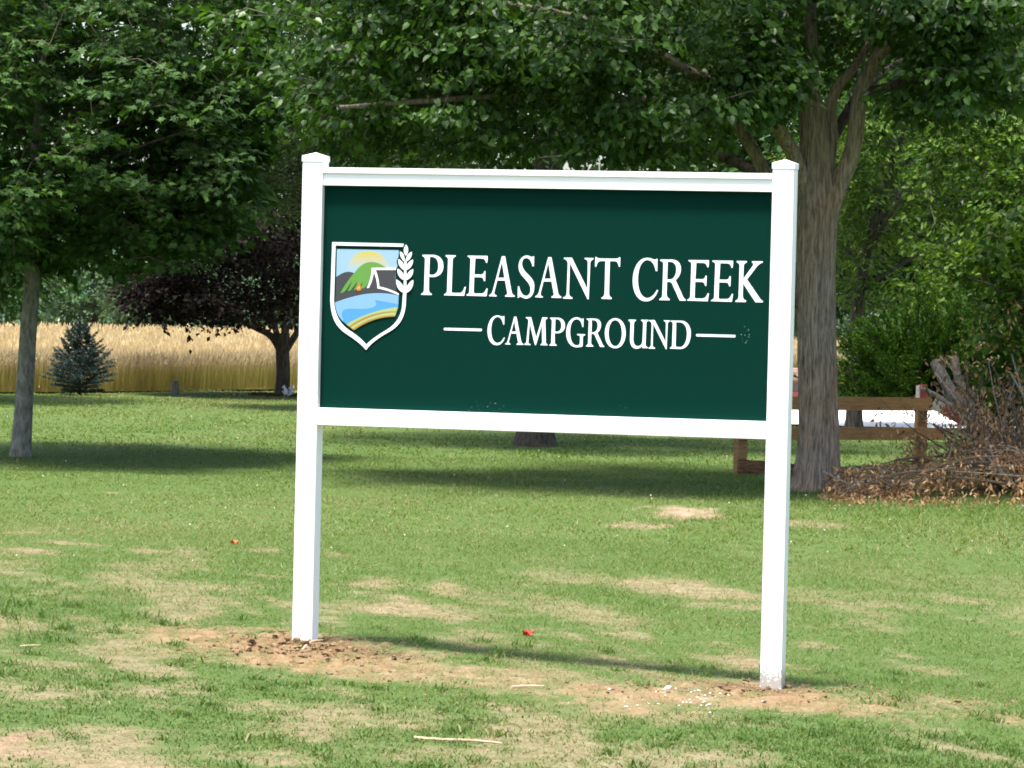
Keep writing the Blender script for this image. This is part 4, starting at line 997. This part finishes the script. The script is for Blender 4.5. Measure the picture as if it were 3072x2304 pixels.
# --- juniper
b = on_ground(2762, 45.6); ju = empty('juniper_bush', tuple(b), 'feathery green juniper bush behind the fence', 'shrub')
g = rng(44); mb = MB(); nb = MB()
for k in range(250):     # arching arms carrying flat feathery sprays
    a = g.uniform(0, 6.283); el = g.uniform(-0.15, 1.25)
    d = np.array([math.cos(a)*math.cos(el), math.sin(a)*math.cos(el), math.sin(el)*1.02])
    L = g.uniform(0.62, 1.12)*(1+0.5*mnoise.noise(Vector(d)*1.9))
    if d[0] < -0.5 and el < 0.6: L *= 1.15
    s0 = b+np.array([0, 0, 0.95])+d*0.12; e = s0+d*L+np.array([0, 0, 0.10*L]); m_ = s0+d*L*0.55+np.array([0, 0, 0.02])
    if e[2] < 0.85: continue
    A_ = catmull([s0, m_, e], 6); mb.tube(A_, np.linspace(0.013, 0.003, len(A_)), 4, False)
    ax = nrm(e-s0); sd = nrm(np.cross(ax, g.normal(size=3)+np.array([0, 0, 1.2])))
    for q in range(15):
        t = 0.30+0.70*q/14; o_ = A_[min(len(A_)-1, int(t*(len(A_)-1)))]+(e-s0)*0.03*g.normal()
        for sg in (-1, 1):
            l2 = 0.24*(1.12-t)+0.05
            dd = nrm(ax*0.85+sd*sg*0.65+np.array([0, 0, 0.12])+g.normal(size=3)*0.16)
            needles(nb, o_, o_+dd*l2, g, 10, 0.042, 0.0095, 0.38)
            for f_2 in (0.35, 0.65):
                o2 = o_+dd*l2*f_2; d2 = nrm(dd+g.normal(size=3)*0.45); needles(nb, o2, o2+d2*l2*0.5, g, 4, 0.036, 0.009, 0.38)
    needles(nb, A_[-4], e+ax*0.06, g, 16, 0.035, 0.007, 0.3)
bo = mb.obj('branches', M['bark_dark'], ju); bo['kind'] = 'stuff'; o = nb.obj('crown', M['juniper'], ju); o['kind'] = 'stuff'

# --- leafy shrub at the right edge
b = on_ground(3060, 42.6)
g = rng(5); limbs = [([b-np.array([0, 0, .1]), b+np.array([0.02, 0, .7]), b+np.array([-.05, 0, 1.5]), b+np.array([.1, 0, 2.6])], 0.05, 0.015, 9)]
for k in range(8):
    a = g.uniform(0, 6.28); s = b+np.array([0, 0, 0.3+0.28*k]); limbs.append(([s, s+np.array([.35*math.cos(a), .35*math.sin(a), .3]), s+np.array([.7*math.cos(a), .6*math.sin(a), .4])], 0.018, 0.006, 6))
make_tree('leafy_shrub', 'bright broad leaved shrub at the right edge above the brush pile', 'shrub', b, limbs, [(at(3090, 1080, 42.6), (0.62, 0.8, 1.15), 110), (at(3070, 760, 42.8), (0.55, 0.9, 0.8), 75), (at(3010, 1130, 42.0), (0.22, 0.3, 0.6), 16)],
          'mulberry', 95, per=18, size=0.105, spray=0.3, mat='bright', bark='bark_dark', gap=-0.3, droop=0.6, nparts=0, flare=0.1)

# --- brush pile of cut branches with dead leaves
bp = ground(2800, 1510); bp[1] = 38.4; bp[2] = gz(bp[0], bp[1])
pile = empty('brush_pile', tuple(bp), 'pile of cut branches with dead brown leaves right of the big trunk', 'brush pile')
g = rng(64)
def pile_h(x):   # height of the heap along its length
    px = 1536+x/38.4*FPX
    return np.interp(px, [2440, 2520, 2650, 2780, 2900, 3000, 3100, 3400], [0.02, 0.08, 0.14, 0.30, 0.48, 0.55, 0.62, 0.4])
def pxx(px, Y=38.4): return (px-1536)/FPX*Y
tips = []
for k in range(70):
    x0 = pxx(g.uniform(2560, 3250)); y0 = 38.5+g.uniform(-1.0, 1.6)
    a = g.normal(math.pi, 0.75); L = g.uniform(0.5, 1.6); z0 = pile_h(x0)*g.uniform(0.2, 0.9)+0.03
    p0 = np.array([x0, y0, z0+gz(x0, y0)]); p1 = p0+np.array([math.cos(a)*L, math.sin(a)*L*0.5, 0]); p1[0] = max(p1[0], pxx(2500)); p1[2] = pile_h(p1[0])*g.uniform(0.3, 1.1)+0.04
    mid = (p0+p1)/2+np.array([0, 0, g.uniform(0, .16)]); C_ = catmull([p0, mid, p1], 5)
    mb = MB(); mb.tube(C_, np.linspace(g.uniform(.006, .018), .003, len(C_)), 5); mb.obj('branch', M['log'] if k % 3 == 0 else M['twig'], pile)
    tips.append(C_)
for (P, r) in (([(2640, 1395), (2655, 1470), (2665, 1520)], .006), ([(2960, 1318), (2985, 1385), (3000, 1420)], .009), ([(2845, 1375), (2870, 1300), (2895, 1240)], .006), ([(2430, 1505), (2500, 1520), (2640, 1530)], .012), ([(2470, 1415), (2560, 1460), (2640, 1490)], .010), ([(2440, 1502), (2520, 1490), (2600, 1485)], .009), ([(2955, 1365), (3030, 1440), (3100, 1500)], .014), ([(2640, 1480), (2800, 1420), (2900, 1370)], .009)):
    Q = [wp(x, y, 38.0) for x, y in P]; C_ = catmull(Q, 6); mb = MB(); mb.tube(C_, np.linspace(r, r*0.5, len(C_)), 6); mb.obj('branch', M['log'], pile)
for k in range(95):     # tangle of thin dead twigs at the right
    q0 = wp(g.uniform(2830, 3150), g.uniform(1330, 1500), 40.0+g.uniform(-.8, 1.2)); L = g.uniform(0.4, 1.1); a = g.uniform(0.5, 2.4)
    q1 = q0+np.array([math.cos(a)*L*0.8-.15, g.uniform(-.3, .3), math.sin(a)*L*0.75]); C_ = catmull([q0, (q0+q1)/2+g.normal(size=3)*0.07, q1], 5)
    mb = MB(); mb.tube(C_, np.linspace(g.uniform(.004, .009), .002, len(C_)), 4); mb.obj('branch', M['twig'] if k % 4 else M['log'], pile); tips.append(C_)
for k in range(30):     # longer grey limbs leaning up out of the tangle
    q0 = wp(g.uniform(2930, 3180), g.uniform(1380, 1500), 40.2+g.uniform(-.6, 1.2)); q1 = wp(g.uniform(2790, 3060), g.uniform(1060, 1300), 41.4+g.uniform(-.4, .6))
    C_ = catmull([q0, (q0+q1)/2+g.normal(size=3)*0.08, q1], 6); r_ = 0.008*(4.2**g.random())
    mb = MB(); mb.tube(C_, np.linspace(r_, r_*0.45, len(C_)), 7, True, .15, k); mb.obj('branch', M['log'] if k % 2 else M['bark_dark'], pile); tips.append(C_)
# dead leaves over the heap
n = 7000
x = pxx(2430+820*g.random(n)**0.85); y = 38.3+g.normal(size=n)*0.85-0.5*np.exp(-((x-pxx(2680))/0.7)**2)
hh = pile_h(x)*np.exp(-((y-38.6)/1.15)**2)
z = gh(x, y)+hh*g.uniform(0.35, 1.06, n)+0.02
keepm = (g.random(n) < np.interp(1536+x/38.4*FPX, [2430, 2520, 2700, 2860, 3300], [0.35, 1.0, 1, 0.6, 0.45])*np.clip(0.55+0.75*nz(x*3, y*2.2, 5.5, 1), 0.12, 1))
pos = np.stack([x, y, z], -1)[keepm]
ex = []
for C_ in tips:
    for _ in range(26):
        ex.append(C_[g.integers(len(C_))]+g.normal(size=3)*0.06)
for (px, py, s, m_) in ((2760, 1380, 60, 70), (2700, 1290, 60, 60), (2640, 1290, 25, 20), (2900, 1180, 60, 70), (2990, 1230, 70, 90), (2950, 1080, 70, 60), (3040, 1150, 50, 60), (2850, 1080, 50, 36), (2720, 1330, 20, 24), (3000, 960, 60, 50), (2560, 1420, 50, 14)):
    for _ in range(m_): ex.append(wp(px+g.normal()*s, py+g.normal()*s*0.7, 41.6+g.normal()*0.3))
pos = np.vstack([pos, np.array(ex)]); pos = pos[1536+pos[:, 0]/pos[:, 1]*FPX > 2475]; pos[:, 2] = np.maximum(pos[:, 2], gh(pos[:, 0], pos[:, 1])+0.01); n = len(pos)
tip = g.normal(size=(n, 3))*0.6+np.array([0, -.2, -0.8]); nor = g.normal(size=(n, 3))+np.array([0, -.5, .4])
sl = g.uniform(0.028, 0.082, n); h2 = n//2; od = g.permutation(n); pos, tip, nor = pos[od], tip[od], nor[od]
V, lp, sz = scatter('curl', pos[:h2], tip[:h2], nor[:h2], sl[:h2]); V2, lp2, sz2 = scatter('lance', pos[h2:], tip[h2:], nor[h2:], sl[h2:]*1.15)
o = link('dead_leaves', mesh_arrays('dead_leaves', np.vstack([V, V2]), np.concatenate([lp, lp2+len(V)]), np.concatenate([sz, sz2])), M['dead'], pile); o['kind'] = 'stuff'
# dark soil litter core so that the heap is not hollow
for nm, lbl, P, r in (('log', 'thick grey barkless log leaning up to the left above the fence end', [(2806, 1085, 42.2), (2850, 1170, 42.0), (2925, 1270, 41.7), (3010, 1400, 41.3)], (.066, .070, .07, .06)),
                 ('log', 'thinner dark log leaning behind the grey log', [(2862, 1070, 42.7), (2880, 1150, 42.6), (2940, 1260, 42.4), (3030, 1390, 42.1)], (.05, .05, .055, .05)),
                 ('dead_limb', 'bent grey limb lying over the fence post top', [(2768, 1166, 42.9), (2800, 1182, 42.8), (2850, 1215, 42.6), (2920, 1290, 42.3), (2990, 1400, 41.9)], (.022, .03, .03, .035, .04))):
    C_ = catmull([wp(a, b_, c_) for a, b_, c_ in P], 8); mb = MB()
    mb.tube(C_, np.interp(np.linspace(0, 1, len(C_)), np.linspace(0, 1, len(r)), r), 12, True, 0.14, 4)
    tag(mb.obj(nm, M['log']), lbl, 'log')

# ------------------------------------------------------------------ wheat
g = rng(70)
def wheat_pts(n, d0, d1, half):
    x = g.uniform(-half, half, n); d = d0+(d1-d0)*g.random(n)
    return x, edge_y(x)+d
px_, py_ = [], []
for (n, a, b_, h) in ((34000, 0.0, 1.2, 16), (18000, 1.0, 12, 20), (18000, 10, 55, 26), (14000, 50, 120, 34)):
    x, y = wheat_pts(n, a, b_, h); px_.append(x); py_.append(y)
x = np.concatenate(px_); y = np.concatenate(py_)
inv = np.abs(x/y) < 0.165
x, y = x[inv], y[inv]; n = len(x)
dist = y-edge_y(x)
H = 0.79*g.uniform(0.82, 1.14, n)+0.045*nz(x*1.5, y*0.7, 0.4); w = np.interp(dist, [0, 2, 20, 100], [0.007, 0.009, 0.018, 0.045])
a = g.uniform(0, 6.28, n); dx, dy = np.cos(a), np.sin(a); ln = g.normal(size=(n, 2))*0.10
b0 = np.stack([x, y, np.full(n, 0.03)], -1); s = np.stack([dx, dy, 0*dx], -1)*w[:, None]
mid = b0+np.stack([ln[:, 0]*0.4, ln[:, 1]*0.4, H*0.72], -1); top = b0+np.stack([ln[:, 0], ln[:, 1], H], -1)
V = np.stack([b0-s*0.8, b0+s*0.8, mid+s*0.5, mid-s*0.5, mid-s*1.3+np.stack([0*x, 0*x, H*.05], -1), mid+s*1.3+np.stack([0*x, 0*x, H*.05], -1), top], 1).reshape(-1, 3)
lp = (np.array([0, 1, 2, 3, 4, 5, 6])[None, :]+7*np.arange(n)[:, None]).ravel(); sz = np.tile([4, 3], n)
me = mesh_arrays('wheat', V, lp, sz)
set_attr(me, 'hgt', np.stack([0*x, 0*x, 0*x+.72, 0*x+.72, 0*x+.8, 0*x+.8, 0*x+1], 1).ravel())
tn = np.clip(0.5+0.3*nz(x*0.5, y*0.12, 0.8)+g.normal(size=n)*0.12, 0, 1); set_attr(me, 'tint', np.repeat(tn, 7))
wo = link('wheat', me, M['wheat']); tag(wo, 'ripe golden wheat standing beyond the lawn', 'wheat', None, 'stuff')

# ------------------------------------------------------------------ grass
g = rng(101)
def lawn_points(d0, d1, dens, hw=0.165, ex=1.0):
    area = (d1-d0)*(hw*(d0+d1)+2*ex); n = int(area*dens)
    y = d0+(d1-d0)*g.random(n*2); x = (g.random(n*2)*2-1)*(hw*d1+ex)
    k = np.abs(x) < hw*y+ex
    x, y = x[k][:n], y[k][:n]
    k = (y < edge_y(x)+0.1) & ~((x > -2.3) & (y > 62.9) & (y < 74.4))
    return x[k], y[k]
TALL = [(2462, 1482, 120, 14, 2.2), (2320, 1475, 160, 40, 2.0), (2900, 1540, 380, 40, 2.0), (2560, 1520, 140, 30, 1.8), (65, 1372, 70, 14, 1.7), (250, 1800, 330, 60, 1.35), (1050, 1700, 500, 20, 1.2), (2200, 1560, 130, 20, 1.6), (2750, 2230, 500, 60, 1.3)]
TW = []
for px, py, rx, ry, f in TALL:
    c = ground(px, py); TW.append((c[0], c[1], abs(ground(px+rx, py)[0]-c[0]), abs(ground(px, py-ry)[1]-ground(px, py+ry)[1])/2, f))
GV, GT, GL_, GS = [], [], [], []
off = 0
for (d0, d1, dens, nb_, h, w, two) in ((13.6, 21, 7, 26, 0.050, 0.0042, True), (13.6, 17.6, 400, 8, 0.027, 0.0030, True), (17.6, 22, 460, 8, 0.028, 0.0032, False), (22, 30, 330, 7, 0.031, 0.0038, False), (30, 46, 125, 7, 0.036, 0.0068, False), (46, 90, 38, 6, 0.045, 0.013, False)):
    x, y = lawn_points(d0, d1, dens)
    z, bare, clay = ground_z(x, y)
    tall = np.ones_like(x); 
    for cx_, cy_, rx, ry, f in TW: tall = np.maximum(tall, 1+(f-1)*np.exp(-((x-cx_)/rx)**2-((y-cy_)/ry)**2))
    dn = sstep(-0.7, 0.5, nz(x*1.6, y*0.9, 7.7, 1))
    k = g.random(len(x)) < (1-0.96*bare)*(0.62+0.38*dn)
    for P in (POST_L, POST_R): k &= (np.hypot(x-P[0], y-P[1]) > 0.16)
    x, y, z, bare, tall, dn = x[k], y[k], z[k], bare[k], tall[k], dn[k]
    n = len(x)
    lush = np.clip(0.5+0.6*nz(x*0.8, y*0.35, 9.1), 0, 1)
    if nb_ == 26: bare = bare*0.3
    base_t = (0.26 if nb_ == 26 else 0.34)+0.16*nz(x*0.45, y*0.16, 2.2)-0.20*(tall-1)+0.30*bare+0.10*(1-lush)+np.where(y > 30, 0.12, 0)
    X = np.repeat(x, nb_); Y = np.repeat(y, nb_); Z = np.repeat(z, nb_); m = len(X)
    sp_ = 0.035 if d1 < 23 else 0.06
    X = X+g.normal(size=m)*sp_; Y = Y+g.normal(size=m)*sp_
    hh = h*np.repeat(tall*(0.7+0.5*lush)*(1-0.35*bare), nb_)*g.uniform(0.45, 1.35, m)
    a = g.uniform(0, 6.28, m); le = g.uniform(0.4, 2.2, m)*hh*1.1; b2 = a+g.normal(size=m)*0.8
    sx_ = np.stack([np.cos(b2+1.57), np.sin(b2+1.57), 0*a], -1)*(w*g.uniform(0.6, 1.3, m))[:, None]
    p0 = np.stack([X, Y, Z-0.004], -1); d = np.stack([np.cos(a), np.sin(a), 0*a], -1)
    tp = p0+d*le[:, None]+np.stack([0*a, 0*a, hh*np.clip(1.15-0.28*le/hh, 0.45, 1)], -1)
    t = np.clip(np.repeat(base_t, nb_)+g.normal(size=m)*0.13+(g.random(m) < (0.10 if d1 < 31 else 0.03))*0.38, 0, 1)
    if two:
        md = p0+d*(le*0.3)[:, None]+np.stack([0*a, 0*a, hh*0.62], -1)
        V = np.stack([p0-sx_, p0+sx_, md+sx_*.8, md-sx_*.8, tp], 1).reshape(-1, 3); q = 5
        lp = (np.array([0, 1, 2, 3, 3, 2, 4])[None, :]+q*np.arange(m)[:, None]).ravel()+off; sz = np.tile([4, 3], m)
    else:
        V = np.stack([p0-sx_, p0+sx_, tp], 1).reshape(-1, 3); q = 3
        lp = np.arange(3*m)+off; sz = np.full(m, 3)
    GV.append(V); GT.append(np.repeat(t, q)); GL_.append(lp); GS.append(sz); off += len(V)
me = mesh_arrays('grass', np.concatenate(GV), np.concatenate(GL_), np.concatenate(GS)); set_attr(me, 'tint', np.concatenate(GT))
go = link('grass', me, M['grass']); tag(go, 'short mown lawn grass', 'grass', None, 'stuff')

# dry clippings lying in the bare and thin places
x, y = lawn_points(13.6, 34, 420)
_, bare, clay = ground_z(x, y)
k = g.random(len(x)) < np.clip(bare*(1-0.75*clay)*0.9+0.05, 0, 1); x, y = x[k], y[k]
m_ = 4; X = np.repeat(x, m_)+g.normal(size=len(x)*m_)*0.04; Y = np.repeat(y, m_)+g.normal(size=len(x)*m_)*0.04; Z = ground_z(X, Y)[0]; m = len(X)
a = g.uniform(0, 6.28, m); L = g.uniform(0.02, 0.065, m); d = np.stack([np.cos(a)*L, np.sin(a)*L, g.uniform(-.003, .012, m)], -1); s = np.stack([-np.sin(a), np.cos(a), 0*a], -1)*0.0018
p0 = np.stack([X, Y, Z+g.uniform(.004, .016, m)], -1)
V = np.stack([p0-s, p0+s, p0+d], 1).reshape(-1, 3); me = mesh_arrays('dry_clippings', V, np.arange(3*m), np.full(m, 3)); set_attr(me, 'tint', np.repeat(np.clip(g.normal(0.90, .12, m), 0.6, 1), 3))
tag(link('dry_clippings', me, M['grass']), 'dry straw coloured mowing clippings on the lawn', 'clippings', None, 'stuff')

# soil clods by the posts
import bmesh
bm = bmesh.new(); bmesh.ops.create_icosphere(bm, subdivisions=1, radius=1); bm.verts.index_update()
IV = np.array([v.co[:] for v in bm.verts]); IF = np.array([[v.index for v in f.verts] for f in bm.faces]); bm.free()
def clods(spec, seed, name, mat, label):
    g = rng(seed); Vs, Ls = [], []; o_ = 0
    for (px, py, rx, ry, n, s0, s1) in spec:
        for _ in range(n):
            p = ground(px+g.normal()*rx*0.5, py+g.normal()*ry*0.5); r = s0*(s1/s0)**(g.random()**2.2)
            z = float(ground_z(np.array([p[0]]), np.array([p[1]]))[0][0])
            v = IV*(1+0.35*g.normal(size=(len(IV), 1)).clip(-1, 1))*np.array([r*g.uniform(.8, 1.5), r*g.uniform(.8, 1.3), r*g.uniform(.5, .9)])
            a = g.uniform(0, 6.28); R = np.array([[math.cos(a), -math.sin(a), 0], [math.sin(a), math.cos(a), 0], [0, 0, 1]])
            Vs.append(v@R.T+np.array([p[0], p[1], z+r*0.25])); Ls.append(IF.ravel()+o_); o_ += len(IV)
    V = np.concatenate(Vs); L = np.concatenate(Ls)
    tag(link(name, mesh_arrays(name, V, L, np.full(len(L)//3, 3)), mat), label, 'soil', None, 'stuff')
clods([(900, 1945, 380, 45, 330, .003, .018), (780, 1925, 240, 40, 190, .003, .017), (1080, 1970, 220, 40, 280, .003, .018), (880, 1948, 130, 20, 160, .005, .026), (620, 1880, 500, 40, 40, .003, .020), (560, 1990, 400, 40, 40, .003, .016), (1150, 2040, 500, 30, 90, .003, .014)], 9, 'soil_clods', M['clod'], 'crumbled brown soil clods around the left sign post')
clods([(2300, 2070, 220, 22, 260, .003, .018), (2150, 2050, 300, 26, 170, .003, .015), (2450, 2085, 300, 30, 170, .003, .015), (2800, 2115, 420, 40, 130, .003, .015), (1750, 2060, 500, 40, 160, .003, .013)], 10, 'soil_clods', M['clod'], 'crumbled brown soil clods around the right sign post')

# broken white chips by the right post
g = rng(12); chip = plain('white_chip', (0.74, 0.73, 0.70), 0.7, 0.08, 40)
cms = []
for s in range(4):
    v = IV*(1+0.3*g.normal(size=(len(IV), 1)).clip(-1, 1))*np.array([1, .8, .35]); mb = MB(); mb.add(v, IF); me = mb.mesh('white_chip'); me.materials.append(chip); cms.append(me)
small = MB()
for i in range(70):
    if i < 10: px, py, r = ((2003, 2068, .021), (1990, 2074, .013), (1945, 2072, .011), (2098, 2070, .010), (2160, 2080, .010), (2128, 2114, .010), (1900, 2118, .012), (1975, 2116, .009), (2290, 2100, .010), (1880, 2124, .010))[i]
    else: px, py, r = 2050+g.normal()*150, 2104+g.normal()*17, g.uniform(.003, .008)
    p = ground(px, py); z = float(ground_z(np.array([p[0]]), np.array([p[1]]))[0][0])
    if i >= 10:
        a_ = g.uniform(0, 6); R_ = np.array([[math.cos(a_), -math.sin(a_), 0], [math.sin(a_), math.cos(a_), 0], [0, 0, 1]])
        small.add((IV*(1+0.3*g.normal(size=(len(IV), 1)).clip(-1, 1))*np.array([1, .8, .35])*r)@R_.T+np.array([p[0], p[1], z+r*.35]), IF); continue
    o = bpy.data.objects.new('white_chip', cms[i % 4]); COL.objects.link(o); o.location = (p[0], p[1], z+r*0.3); o.scale = (r, r, r); o.rotation_euler = (g.uniform(-.3, .3), g.uniform(-.3, .3), g.uniform(0, 6))
    tag(o, 'largest white chip lying on the soil left of the right sign post' if i == 0 else 'small white chip scattered on the soil by the right sign post', 'chip', 'white chips by the right post')
tag(small.obj('white_crumbs', chip), 'fine white crumbs strewn over the soil by the right sign post', 'crumbs', None, 'stuff')

# sticks, scraps and little flowers
def stick(P, r, label, name='stick', mat='log'):
    Q = []
    for px, py in P:
        p = ground(px, py); p[2] = float(ground_z(np.array([p[0]]), np.array([p[1]]))[0][0])+r*1.6; Q.append(p)
    C_ = catmull(Q, 6); mb = MB(); mb.tube(C_, np.linspace(r, r*.55, len(C_)), 7, True, .25, 3); tag(mb.obj(name, M[mat]), label, 'stick')
M['pale_stick'] = plain('pale_dry_wood', (0.42, 0.31, 0.20), .85, .2, 20)
stick([(1242, 2222), (1330, 2228), (1420, 2230), (1505, 2234)], .008, 'long pale stick lying in the thin grass at the bottom centre', 'stick', 'pale_stick')
stick([(1536, 2066), (1580, 2063), (1632, 2067)], .007, 'short pale stick on the soil midway between the sign posts', 'stick', 'pale_stick')
stick([(60, 1945), (90, 1942), (122, 1941)], .006, 'short pale twig in the grass at the left edge', 'stick', 'pale_stick')
stick([(905, 1950), (930, 1942), (968, 1936)], .007, 'pale root piece at the foot of the left sign post', 'stick', 'pale_stick')
def scrap(px, py, sz_, col, name, label, cat, seed):
    g = rng(seed); p = ground(px, py); p[2] = float(ground_z(np.array([p[0]]), np.array([p[1]]))[0][0])
    n = 6; V = []
    for i in range(n):
        for j in range(n): V.append(p+np.array([(i/(n-1)-.5)*sz_*1.5*(1+.3*g.normal()*.4), (j/(n-1)-.5)*sz_, .012+.014*g.random()+.012*math.sin(i*1.4+j)]))
    F = [(i*n+j, i*n+n+j, i*n+n+j+1, i*n+j+1) for i in range(n-1) for j in range(n-1) if not (i in (0, n-2) and j in (0, n-2))]
    mb = MB(); mb.add(V, F); tag(mb.obj(name, plain(name+'_colour', col, .5)), label, cat)
scrap(1585, 1908, .045, (.55, .03, .02), 'red_scrap', 'crumpled bright red scrap in the grass under the board', 'scrap', 1)
scrap(703, 1633, .042, (.50, .11, .03), 'orange_scrap', 'small orange red scrap on the lawn left of the left post', 'scrap', 2)
scrap(700, 1187, .11, (.32, .05, .03), 'dark_red_scrap', 'dark red scrap on the far lawn left of the purple tree', 'scrap', 3)
g = rng(33); mb = MB(); IV2 = IV
for i in range(80):
    px, py = g.uniform(0, 3072), 1215+g.random()**1.5*520
    if 2330 < px and py < 1500: continue
    p = ground(px, py); r = .0048*g.uniform(.7, 1.3)*np.interp(p[1], [20, 60], [1, 1.8])
    mb.add(IV*r+p+np.array([0, 0, .05]), [tuple(f) for f in IF])
o = mb.obj('clover_flowers', plain('clover_white', (.6, .6, .55), .7)); tag(o, 'tiny white clover heads dotted over the lawn', 'clover', None, 'stuff')
